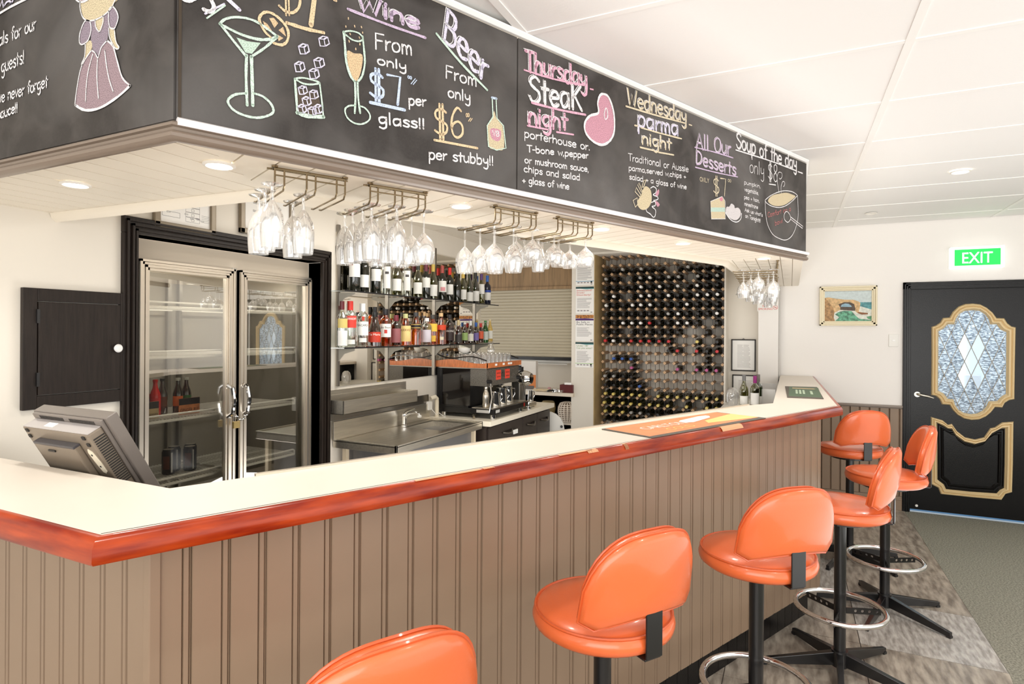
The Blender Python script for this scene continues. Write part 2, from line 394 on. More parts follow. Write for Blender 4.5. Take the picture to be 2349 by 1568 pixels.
# ------------------------------------------------------------------ chalkboards
def board_mat():
    m = bpy.data.materials.new('blackboard'); m.use_nodes = True; nt = m.node_tree; b = nt.nodes['Principled BSDF']; b.inputs['Roughness'].default_value = .6
    tc = nt.nodes.new('ShaderNodeTexCoord'); out = []
    for sc_, st, lo, hi in ((2.2, (1, 1, 2.5), .42, .72), (9, (1, 1, .35), .45, .75), (160, (1, 1, 1), .3, .8)):
        mp = nt.nodes.new('ShaderNodeMapping'); mp.inputs['Scale'].default_value = st; nt.links.new(tc.outputs['Object'], mp.inputs[0])
        n = nt.nodes.new('ShaderNodeTexNoise'); n.inputs['Scale'].default_value = sc_; n.inputs['Detail'].default_value = 4; n.inputs['Distortion'].default_value = .6
        nt.links.new(mp.outputs[0], n.inputs[0]); r = nt.nodes.new('ShaderNodeMapRange'); r.inputs[1].default_value = lo; r.inputs[2].default_value = hi; nt.links.new(n.outputs[0], r.inputs[0]); out.append(r)
    base = lin((44, 39, 36)); hi = lin((128, 124, 122)); mid = lin((92, 86, 82)); gr = lin((74, 69, 66))
    def mixn(fac, k, c1, c2):
        x = nt.nodes.new('ShaderNodeMix'); x.data_type = 'RGBA'; mu = nt.nodes.new('ShaderNodeMath'); mu.operation = 'MULTIPLY'; mu.inputs[1].default_value = k
        nt.links.new(fac.outputs[0], mu.inputs[0]); nt.links.new(mu.outputs[0], x.inputs[0])
        if isinstance(c1, tuple): x.inputs[6].default_value = c1 + (1,)
        else: nt.links.new(c1.outputs[2], x.inputs[6])
        x.inputs[7].default_value = c2 + (1,); return x
    a = mixn(out[0], .62, base, hi); c = mixn(out[1], .5, a, mid); d = mixn(out[2], .25, c, gr)
    nt.links.new(d.outputs[2], b.inputs['Base Color']); return m
bbm = board_mat()
CH = {k: chalk_mat('chalk_' + n, c) for k, n, c in (('w', 'white', (244, 240, 240)), ('l', 'pale_lilac', (226, 220, 240)), ('v', 'lilac', (210, 190, 214)), ('p', 'dusty_lilac', (170, 154, 166)),
      ('q', 'dusty_pink', (176, 152, 158)), ('y', 'cream', (226, 212, 184)), ('g', 'mint', (208, 230, 214)), ('G', 'mint_fill', (196, 220, 206)), ('b', 'pale_blue', (206, 220, 244)), ('o', 'peach', (232, 206, 168)),
      ('O', 'faint_peach', (120, 106, 92)), ('r', 'pink', (232, 180, 200)), ('R', 'rose', (206, 130, 128)))}
CHF = {k: chalk_mat('chalk_fill_' + k, {'y': (222, 206, 172), 'p': (160, 146, 158), 'q': (168, 146, 152), 'g': (204, 228, 210), 'o': (232, 200, 160), 'O': (96, 84, 74), 'r': (216, 160, 176), 'G': (198, 222, 208), 'R': (226, 150, 168), 'w': (226, 220, 220)}[k], .56) for k in 'ypqgoOrGRw'}

CH_T=[('A','eals for our',-0.767,2.395,-0.558,2.403,0.035,'w',4,0),('A','e guests!',-0.769,2.316,-0.614,2.322,0.038,'w',4,0),('A','we never forget',-0.753,2.235,-0.5,2.238,0.032,'w',4,0),('A','sauce!!',-0.752,2.19,-0.646,2.195,0.028,'w',4,0),('B','Wine',0.437,2.484,0.641,2.497,0.046,'v',6,1),('B','From',0.489,2.393,0.613,2.413,0.044,'w',4.5,0),('B','only',0.497,2.352,0.594,2.362,0.025,'w',4.5,0),('B','$7',0.472,2.249,0.58,2.258,0.081,'b',7,0),('B','00',0.595,2.341,0.609,2.341,0.008,'b',2.5,0),('B','per',0.599,2.264,0.661,2.276,0.03,'w',4.5,0),('B','glass!!',0.502,2.187,0.658,2.207,0.032,'w',5,0),('B','Beer',0.717,2.498,0.891,2.401,0.1,'l',6,1),('B','From',0.726,2.379,0.85,2.386,0.039,'w',4.5,0),('B','only',0.736,2.324,0.825,2.33,0.033,'w',4.5,0),('B','$6',0.686,2.192,0.806,2.211,0.092,'o',6.5,0),('B','00',0.805,2.279,0.819,2.282,0.011,'o',2.5,0),('B','per stubby!!',0.669,2.12,0.92,2.147,0.032,'w',4.5,0),('B','VB',0.912,2.243,0.942,2.247,0.017,'w',2.5,0),('C','Thursday',1.054,2.498,1.371,2.524,0.07,'r',6,1),('C','SteaK',1.073,2.396,1.344,2.43,0.089,'w',6,1),('C','night',1.07,2.318,1.269,2.34,0.064,'r',6,1),('C','porterhouse or.',1.051,2.269,1.384,2.292,0.028,'w',4,0),('C','T-bone w,pepper',1.063,2.221,1.377,2.26,0.023,'w',4,0),('C','or mushroom sauce,',1.053,2.181,1.38,2.209,0.023,'w',3.5,0),('C','chips and salad',1.05,2.15,1.332,2.169,0.023,'w',3.5,0),('C','+ glass of wine',1.043,2.111,1.274,2.126,0.023,'w',3.5,0),('C','Wednesday',1.605,2.523,2.03,2.548,0.065,'y',5,1),('C','parma',1.674,2.451,1.97,2.475,0.07,'l',5.5,1),('C','night',1.701,2.385,1.918,2.4,0.052,'y',5,1),('C','Traditional or Aussie',1.612,2.298,2.045,2.329,0.029,'w',3.2,0),('C','parma,served w,chips +',1.616,2.259,2.024,2.296,0.022,'w',3.2,0),('C','salad + a glass of wine',1.62,2.224,2.03,2.249,0.022,'w',3.2,0),('C','All Our',2.103,2.45,2.416,2.479,0.07,'v',5,1),('C','Desserts',2.101,2.378,2.466,2.388,0.062,'v',5,1),('C','ONLY',2.135,2.304,2.215,2.31,0.019,'y',2.6,0),('C','$7',2.248,2.263,2.371,2.272,0.083,'y',5,0),('C','00',2.381,2.344,2.414,2.346,0.013,'y',2,0),('C','Soup of the day',2.46,2.527,3.139,2.54,0.076,'w',5,1),('C','only',2.593,2.43,2.753,2.434,0.068,'w',3.5,0),('C','$8',2.788,2.426,2.905,2.426,0.093,'w',4.5,0),('C','pumpkin,',2.539,2.359,2.713,2.366,0.02,'w',2.8,0),('C','vegetable,',2.542,2.324,2.692,2.327,0.02,'w',2.8,0),('C','pea + ham,',2.54,2.285,2.701,2.288,0.02,'w',2.8,0),('C','minestrone',2.543,2.251,2.685,2.253,0.02,'w',2.8,0),('C',"Ask us what's",2.547,2.222,2.735,2.219,0.018,'w',2.8,0),('C','on Tonight!!!',2.552,2.192,2.712,2.185,0.02,'w',2.8,0),('C','Comfort inn a',2.79,2.223,3.064,2.297,0.026,'R',2.6,0),('C','bowl',2.872,2.19,2.966,2.217,0.025,'R',2.6,0)]
CH_S=[('A',[(-0.769,2.483),(-0.682,2.491),(-0.584,2.494)],'w',6,0,1),('A',[(-0.766,2.502),(-0.751,2.518),(-0.743,2.502),(-0.729,2.519),(-0.724,2.5)],'l',5,0,0),('A',[(-0.718,2.502),(-0.707,2.508),(-0.692,2.508),(-0.682,2.5),(-0.689,2.496),(-0.671,2.507)],'l',5,0,1),('A',[(-0.358,2.429),(-0.358,2.411),(-0.348,2.388),(-0.331,2.375),(-0.304,2.368),(-0.267,2.369),(-0.23,2.38),(-0.216,2.395),(-0.201,2.404)],'w',3,0,1),('A',[(-0.381,2.444),(-0.371,2.433),(-0.352,2.425),(-0.33,2.424),(-0.314,2.428)],'w',4,0,1),('A',[(-0.372,2.44),(-0.359,2.433),(-0.339,2.428),(-0.325,2.429)],'v',3,0,1),('A',[(-0.335,2.374),(-0.348,2.364),(-0.359,2.345),(-0.36,2.326),(-0.351,2.318),(-0.338,2.318),(-0.322,2.324),(-0.311,2.344),(-0.313,2.362),(-0.32,2.371)],'w',3,1,1),('A',[(-0.236,2.382),(-0.222,2.383),(-0.207,2.368),(-0.201,2.352),(-0.208,2.337),(-0.217,2.329),(-0.233,2.335),(-0.239,2.353),(-0.239,2.371)],'w',3,1,1),('A',[(-0.294,2.367),(-0.291,2.349),(-0.277,2.333)],'w',3,0,1),('A',[(-0.262,2.37),(-0.261,2.356),(-0.269,2.341),(-0.277,2.333)],'w',3,0,1),('A',[(-0.238,2.336),(-0.236,2.315),(-0.224,2.295),(-0.212,2.281),(-0.203,2.277),(-0.197,2.28),(-0.209,2.295),(-0.216,2.326)],'w',3,0,1),('A',[(-0.335,2.317),(-0.335,2.298),(-0.339,2.282),(-0.35,2.269),(-0.346,2.266)],'w',3,0,1),('A',[(-0.309,2.295),(-0.35,2.263),(-0.369,2.213),(-0.378,2.171)],'w',3,0,1),('A',[(-0.375,2.169),(-0.333,2.15),(-0.271,2.146),(-0.199,2.162),(-0.154,2.18)],'w',6,0,1),('A',[(-0.154,2.18),(-0.184,2.205),(-0.205,2.251),(-0.221,2.287),(-0.245,2.306)],'w',4,0,1),('A',[(-0.245,2.306),(-0.269,2.293),(-0.281,2.271),(-0.294,2.286),(-0.309,2.295)],'w',3,0,1),('A',[(-0.303,2.284),(-0.321,2.247),(-0.329,2.212),(-0.332,2.171)],'w',3,0,1),('A',[(-0.283,2.269),(-0.285,2.24),(-0.284,2.21),(-0.278,2.17)],'w',3,0,1),('A',[(-0.254,2.284),(-0.246,2.244),(-0.235,2.209),(-0.219,2.177)],'w',3,0,1),('B',[(0.009,2.355),(0.023,2.353),(0.038,2.367)],'w',7,0,1),('B',[(0.054,2.346),(0.068,2.346),(0.076,2.359),(0.069,2.375)],'w',8,0,1),('B',[(0.057,2.337),(0.098,2.375)],'l',4,0,1),('B',[(0.061,2.328),(0.1,2.372)],'g',3,0,1),('B',[(0.103,2.391),(0.132,2.373)],'l',8,0,1),('B',[(0.226,2.417),(0.241,2.409),(0.26,2.412),(0.275,2.431),(0.279,2.455)],'o',6,0,1),('B',[(0.242,2.443),(0.243,2.399)],'o',4,0,1),('B',[(0.249,2.446),(0.251,2.402)],'o',4,0,1),('B',[(0.316,2.471),(0.307,2.396)],'o',11,0,1),('B',[(0.369,2.485),(0.375,2.485)],'o',6,0,1),('B',[(0.245,2.381),(0.291,2.382),(0.341,2.388)],'o',8,0,1),('B',[(0.409,2.475),(0.525,2.474),(0.654,2.478)],'v',7,0,1),('B',[(0.606,2.327),(0.62,2.346)],'b',2.5,0,1),('B',[(0.613,2.327),(0.625,2.343)],'b',2.5,0,1),('B',[(0.476,2.239),(0.585,2.245)],'b',8,0,1),('B',[(0.693,2.503),(0.784,2.442),(0.888,2.386)],'g',7,0,1),('B',[(0.814,2.267),(0.823,2.279)],'o',2.5,0,1),('B',[(0.821,2.268),(0.829,2.279)],'o',2.5,0,1),('B',[(0.688,2.18),(0.85,2.189)],'o',7,0,1),('B',[(0.089,2.325),(0.101,2.34),(0.125,2.353),(0.156,2.359),(0.183,2.355),(0.221,2.339)],'g',5,0,1),('B',[(0.089,2.324),(0.108,2.32),(0.138,2.315),(0.174,2.316),(0.202,2.325),(0.222,2.339)],'g',6,0,1),('B',[(0.089,2.325),(0.119,2.294),(0.147,2.267)],'g',6,0,0),('B',[(0.222,2.338),(0.191,2.3),(0.16,2.269)],'g',5,0,1),('B',[(0.149,2.269),(0.148,2.214),(0.151,2.148)],'g',6,0,1),('B',[(0.16,2.269),(0.162,2.218),(0.164,2.151)],'g',7,0,1),('B',[(0.148,2.176),(0.126,2.168),(0.111,2.155),(0.108,2.143),(0.12,2.129),(0.144,2.122),(0.173,2.123),(0.199,2.134),(0.213,2.148),(0.207,2.166),(0.188,2.179),(0.168,2.181)],'g',5,0,1),('B',[(0.181,2.355),(0.178,2.369),(0.187,2.385),(0.202,2.392),(0.221,2.388),(0.24,2.375),(0.249,2.358),(0.246,2.335),(0.233,2.321),(0.213,2.319)],'o',6,0,1),('B',[(0.181,2.355),(0.193,2.339),(0.206,2.331)],'o',5,0,1),('B',[(0.328,2.368),(0.332,2.35),(0.346,2.354),(0.342,2.371)],'l',3.2,1,0),('B',[(0.328,2.368),(0.339,2.378),(0.352,2.38),(0.357,2.364),(0.346,2.354)],'l',3.2,0,0),('B',[(0.342,2.371),(0.351,2.379)],'l',3.2,0,0),('B',[(0.275,2.33),(0.28,2.313),(0.293,2.317),(0.289,2.333)],'l',3.2,1,0),('B',[(0.275,2.33),(0.286,2.341),(0.299,2.342),(0.303,2.327),(0.293,2.317)],'l',3.2,0,0),('B',[(0.289,2.333),(0.297,2.342)],'l',3.2,0,0),('B',[(0.315,2.307),(0.32,2.289),(0.334,2.294),(0.33,2.31)],'l',3.2,1,0),('B',[(0.315,2.307),(0.327,2.318),(0.34,2.319),(0.344,2.304),(0.334,2.294)],'l',3.2,0,0),('B',[(0.33,2.31),(0.338,2.319)],'l',3.2,0,0),('B',[(0.265,2.282),(0.269,2.264),(0.283,2.268),(0.278,2.285)],'l',3.2,1,0),('B',[(0.265,2.282),(0.276,2.292),(0.288,2.293),(0.292,2.278),(0.283,2.268)],'l',3.2,0,0),('B',[(0.278,2.285),(0.286,2.293)],'l',3.2,0,0),('B',[(0.302,2.275),(0.306,2.257),(0.321,2.261),(0.316,2.278)],'l',3.2,1,0),('B',[(0.302,2.275),(0.313,2.285),(0.326,2.286),(0.33,2.271),(0.321,2.261)],'l',3.2,0,0),('B',[(0.316,2.278),(0.325,2.286)],'l',3.2,0,0),('B',[(0.275,2.224),(0.279,2.209),(0.29,2.212),(0.287,2.226)],'l',3.2,1,0),('B',[(0.275,2.224),(0.284,2.232),(0.295,2.233),(0.299,2.22),(0.29,2.212)],'l',3.2,0,0),('B',[(0.287,2.226),(0.294,2.233)],'l',3.2,0,0),('B',[(0.304,2.221),(0.307,2.205),(0.319,2.208),(0.316,2.223)],'l',3.2,1,0),('B',[(0.304,2.221),(0.313,2.229),(0.324,2.23),(0.328,2.216),(0.319,2.208)],'l',3.2,0,0),('B',[(0.316,2.223),(0.323,2.229)],'l',3.2,0,0),('B',[(0.285,2.199),(0.289,2.183),(0.301,2.186),(0.297,2.2)],'l',3.2,1,0),('B',[(0.285,2.199),(0.295,2.207),(0.305,2.207),(0.309,2.194),(0.301,2.186)],'l',3.2,0,0),('B',[(0.297,2.2),(0.304,2.207)],'l',3.2,0,0),('B',[(0.273,2.175),(0.277,2.16),(0.289,2.163),(0.285,2.177)],'l',3.2,1,0),('B',[(0.273,2.175),(0.283,2.184),(0.293,2.184),(0.297,2.171),(0.289,2.163)],'l',3.2,0,0),('B',[(0.285,2.177),(0.292,2.184)],'l',3.2,0,0),('B',[(0.3,2.176),(0.303,2.16),(0.315,2.163),(0.312,2.178)],'l',3.2,1,0),('B',[(0.3,2.176),(0.309,2.184),(0.32,2.185),(0.324,2.171),(0.315,2.163)],'l',3.2,0,0),('B',[(0.312,2.178),(0.319,2.184)],'l',3.2,0,0),('B',[(0.316,2.186),(0.32,2.17),(0.332,2.173),(0.328,2.188)],'l',3.2,1,0),('B',[(0.316,2.186),(0.326,2.195),(0.337,2.195),(0.341,2.182),(0.332,2.173)],'l',3.2,0,0),('B',[(0.328,2.188),(0.336,2.195)],'l',3.2,0,0),('B',[(0.266,2.245),(0.285,2.253),(0.309,2.255),(0.331,2.253),(0.311,2.243),(0.287,2.239),(0.266,2.245)],'g',4,0,1),('B',[(0.266,2.245),(0.27,2.199),(0.273,2.159)],'g',5,0,1),('B',[(0.331,2.253),(0.337,2.21),(0.342,2.166)],'g',4,0,1),('B',[(0.273,2.16),(0.301,2.158),(0.342,2.166)],'g',9,0,1),('B',[(0.397,2.409),(0.401,2.371),(0.405,2.33),(0.417,2.297),(0.428,2.285)],'g',6,0,1),('B',[(0.452,2.415),(0.457,2.375),(0.459,2.342),(0.451,2.305),(0.438,2.286)],'g',5,0,1),('B',[(0.397,2.409),(0.416,2.418),(0.441,2.42),(0.453,2.409),(0.441,2.398),(0.421,2.396),(0.401,2.404)],'g',4,0,1),('B',[(0.43,2.286),(0.432,2.241),(0.43,2.198)],'g',5,0,1),('B',[(0.438,2.286),(0.44,2.243),(0.446,2.202)],'g',5,0,1),('B',[(0.431,2.219),(0.413,2.213),(0.402,2.2),(0.409,2.18),(0.431,2.17),(0.454,2.174),(0.473,2.189),(0.475,2.205),(0.461,2.219),(0.445,2.221)],'g',4,0,1),('B',[(0.41,2.452),(0.41,2.448)],'o',3,0,1),('B',[(0.403,2.427),(0.403,2.424)],'o',3,0,1),('B',[(0.428,2.437),(0.429,2.433)],'o',3,0,1),('B',[(0.448,2.441),(0.449,2.438)],'o',3,0,1),('B',[(0.452,2.427),(0.452,2.424)],'o',3,0,1),('B',[(0.415,2.411),(0.416,2.408)],'o',3,0,1),('B',[(0.442,2.41),(0.443,2.407)],'o',3,0,1),('B',[(0.412,2.391),(0.413,2.387)],'o',3,0,1),('B',[(0.444,2.393),(0.444,2.389)],'o',3,0,1),('B',[(0.432,2.376),(0.432,2.372)],'o',3,0,1),('B',[(0.909,2.365),(0.913,2.305),(0.889,2.27),(0.895,2.204),(0.929,2.199),(0.969,2.214),(0.957,2.286),(0.93,2.304),(0.925,2.369)],'g',4,0,0),('B',[(0.908,2.366),(0.927,2.368)],'b',7,0,1),('C',[(1.049,2.498),(1.192,2.507),(1.356,2.53)],'r',6,0,1),('C',[(1.382,2.524),(1.398,2.526)],'r',6,0,1),('C',[(1.084,2.395),(1.217,2.404),(1.357,2.42)],'r',7,0,1),('C',[(1.065,2.311),(1.163,2.32)],'r',6,0,1),('C',[(1.205,2.321),(1.292,2.331)],'r',6,0,1),('C',[(1.453,2.524),(1.485,2.523),(1.511,2.49),(1.524,2.444),(1.521,2.388),(1.492,2.348),(1.446,2.326),(1.392,2.332),(1.356,2.357),(1.355,2.392),(1.383,2.423),(1.429,2.445),(1.425,2.48),(1.435,2.51)],'w',8,1,1),('C',[(1.472,2.474),(1.463,2.448),(1.47,2.43),(1.483,2.443),(1.481,2.467)],'w',3.5,1,1),('C',[(1.595,2.513),(1.792,2.525),(2.018,2.543)],'y',6,0,1),('C',[(2.043,2.544),(2.064,2.545)],'y',6,0,1),('C',[(1.652,2.449),(1.672,2.451)],'y',6,0,1),('C',[(1.692,2.449),(1.826,2.456),(1.985,2.467)],'y',6,0,1),('C',[(1.688,2.367),(1.783,2.373)],'y',6,0,1),('C',[(1.814,2.372),(1.926,2.383)],'y',6,0,1),('C',[(1.76,2.21),(1.781,2.22),(1.801,2.213),(1.796,2.196),(1.778,2.185),(1.81,2.181),(1.81,2.17),(1.782,2.162)],'w',3.5,0,1),('C',[(1.767,2.151),(1.792,2.159),(1.794,2.142),(1.771,2.134),(1.796,2.123),(1.793,2.098),(1.779,2.091),(1.761,2.101),(1.736,2.108),(1.731,2.118)],'w',3.5,0,1),('C',[(1.701,2.203),(1.714,2.234),(1.73,2.241),(1.713,2.207)],'y',3.5,1,0),('C',[(1.682,2.22),(1.674,2.209),(1.698,2.183),(1.704,2.188)],'y',3.5,1,0),('C',[(1.664,2.197),(1.657,2.179),(1.688,2.162),(1.694,2.172)],'y',3.5,1,0),('C',[(1.644,2.141),(1.671,2.156),(1.674,2.129),(1.66,2.116)],'y',3.5,1,0),('C',[(2.09,2.451),(2.259,2.463),(2.428,2.469)],'v',5,0,1),('C',[(2.096,2.361),(2.274,2.369),(2.474,2.383)],'v',5,0,1),('C',[(2.226,2.224),(2.328,2.263),(2.356,2.245),(2.36,2.159),(2.234,2.142)],'w',2.5,1,0),('C',[(2.359,2.191),(2.388,2.17),(2.427,2.157),(2.471,2.158),(2.506,2.178),(2.513,2.207)],'w',4,0,1),('C',[(2.453,2.514),(2.818,2.529),(3.125,2.533)],'w',6,0,1),('C',[(3.145,2.532),(3.206,2.533)],'w',6,0,1),('C',[(2.802,2.403),(2.876,2.41)],'w',6,0,1),('C',[(2.759,2.311),(2.82,2.344),(2.911,2.378),(2.994,2.398),(3.08,2.405),(3.138,2.396),(3.131,2.387),(3.069,2.349),(2.989,2.312),(2.912,2.293),(2.832,2.289),(2.776,2.297),(2.759,2.308)],'w',3.5,0,1),('C',[(2.759,2.308),(2.765,2.242),(2.788,2.184),(2.845,2.139),(2.926,2.124),(2.998,2.124),(3.065,2.15),(3.115,2.198),(3.149,2.266),(3.151,2.324),(3.141,2.394)],'w',3.5,0,1),('C',[(2.917,2.374),(2.899,2.417),(2.893,2.457),(2.91,2.485),(2.945,2.488),(2.949,2.467),(2.928,2.451),(2.916,2.455)],'w',3,0,1),('C',[(2.941,2.377),(2.94,2.413),(2.958,2.443),(2.982,2.442),(2.979,2.425),(2.967,2.417)],'w',3,0,1),('C',[(3.008,2.285),(2.978,2.263),(2.984,2.236),(3.024,2.226),(3.058,2.251),(3.045,2.272)],'w',3.5,1,1),('C',[(3.051,2.262),(3.215,2.226),(3.208,2.214),(3.058,2.248)],'w',3.5,0,0)]
CH_F=[('A',[(-0.359,2.444),(-0.359,2.425),(-0.353,2.401),(-0.339,2.379),(-0.31,2.369),(-0.273,2.368),(-0.242,2.376),(-0.219,2.392),(-0.201,2.406)],'y',1),('A',[(-0.335,2.374),(-0.348,2.364),(-0.359,2.345),(-0.359,2.326),(-0.351,2.318),(-0.338,2.318),(-0.322,2.324),(-0.311,2.344),(-0.313,2.362),(-0.32,2.371)],'p',1),('A',[(-0.236,2.382),(-0.222,2.383),(-0.207,2.368),(-0.202,2.352),(-0.208,2.337),(-0.217,2.329),(-0.233,2.335),(-0.239,2.353),(-0.239,2.371)],'p',1),('A',[(-0.315,2.37),(-0.261,2.372),(-0.236,2.374),(-0.241,2.338),(-0.245,2.306),(-0.26,2.302),(-0.275,2.29),(-0.281,2.273),(-0.291,2.286),(-0.306,2.296),(-0.313,2.32)],'p',0),('A',[(-0.293,2.367),(-0.264,2.37),(-0.26,2.358),(-0.269,2.341),(-0.277,2.335),(-0.291,2.349)],'y',1),('A',[(-0.237,2.334),(-0.217,2.328),(-0.212,2.303),(-0.2,2.282),(-0.204,2.278),(-0.215,2.284),(-0.23,2.299)],'y',1),('A',[(-0.335,2.317),(-0.314,2.321),(-0.309,2.301),(-0.334,2.279),(-0.347,2.27),(-0.338,2.295)],'y',1),('A',[(-0.309,2.295),(-0.281,2.271),(-0.272,2.29),(-0.245,2.306),(-0.224,2.291),(-0.205,2.251),(-0.184,2.207),(-0.155,2.18),(-0.199,2.162),(-0.271,2.146),(-0.333,2.15),(-0.375,2.17),(-0.369,2.213),(-0.35,2.263)],'q',1),('B',[(0.126,2.305),(0.151,2.304),(0.182,2.31),(0.162,2.277),(0.147,2.275)],'g',0),('B',[(0.187,2.366),(0.198,2.362),(0.209,2.349),(0.194,2.346)],'o',0),('B',[(0.202,2.378),(0.213,2.383),(0.224,2.373),(0.215,2.358)],'o',0),('B',[(0.225,2.356),(0.236,2.368),(0.244,2.346)],'o',0),('B',[(0.222,2.344),(0.237,2.34),(0.225,2.328)],'o',0),('B',[(0.271,2.223),(0.328,2.226),(0.339,2.169),(0.273,2.159)],'O',0),('B',[(0.408,2.362),(0.428,2.361),(0.452,2.365),(0.451,2.331),(0.442,2.298),(0.431,2.286),(0.417,2.303),(0.41,2.327)],'o',1),('B',[(0.919,2.326),(0.929,2.304),(0.954,2.286),(0.962,2.213),(0.929,2.201),(0.895,2.206),(0.892,2.271),(0.91,2.3)],'y',1),('B',[(0.904,2.264),(0.945,2.269),(0.948,2.245),(0.936,2.23),(0.909,2.234)],'r',1),('C',[(1.453,2.524),(1.481,2.525),(1.509,2.49),(1.523,2.444),(1.521,2.388),(1.492,2.348),(1.446,2.328),(1.392,2.332),(1.357,2.357),(1.357,2.392),(1.383,2.425),(1.427,2.445),(1.422,2.48),(1.435,2.51)],'r',1),('C',[(1.725,2.212),(1.746,2.212),(1.763,2.202),(1.771,2.177),(1.767,2.151),(1.747,2.126),(1.719,2.113),(1.692,2.114),(1.674,2.129),(1.678,2.148),(1.698,2.17),(1.708,2.193)],'y',1),('C',[(1.796,2.188),(1.817,2.215),(1.823,2.203),(1.81,2.183)],'r',1),('C',[(1.796,2.162),(1.818,2.158),(1.827,2.149),(1.81,2.14)],'r',1),('C',[(2.226,2.224),(2.328,2.263),(2.356,2.245),(2.36,2.159),(2.234,2.142)],'y',0),('C',[(2.229,2.196),(2.357,2.214),(2.357,2.193),(2.229,2.176)],'G',0),('C',[(2.307,2.248),(2.328,2.261),(2.337,2.248),(2.321,2.239)],'R',1),('C',[(2.364,2.199),(2.373,2.22),(2.397,2.224),(2.416,2.242),(2.445,2.236),(2.45,2.224),(2.48,2.231),(2.505,2.219),(2.505,2.193),(2.466,2.167),(2.417,2.166),(2.374,2.181)],'w',1),('C',[(2.792,2.313),(2.842,2.348),(2.929,2.372),(3.007,2.389),(3.081,2.39),(3.119,2.385),(3.056,2.35),(2.983,2.317),(2.901,2.299),(2.832,2.297)],'y',1)]
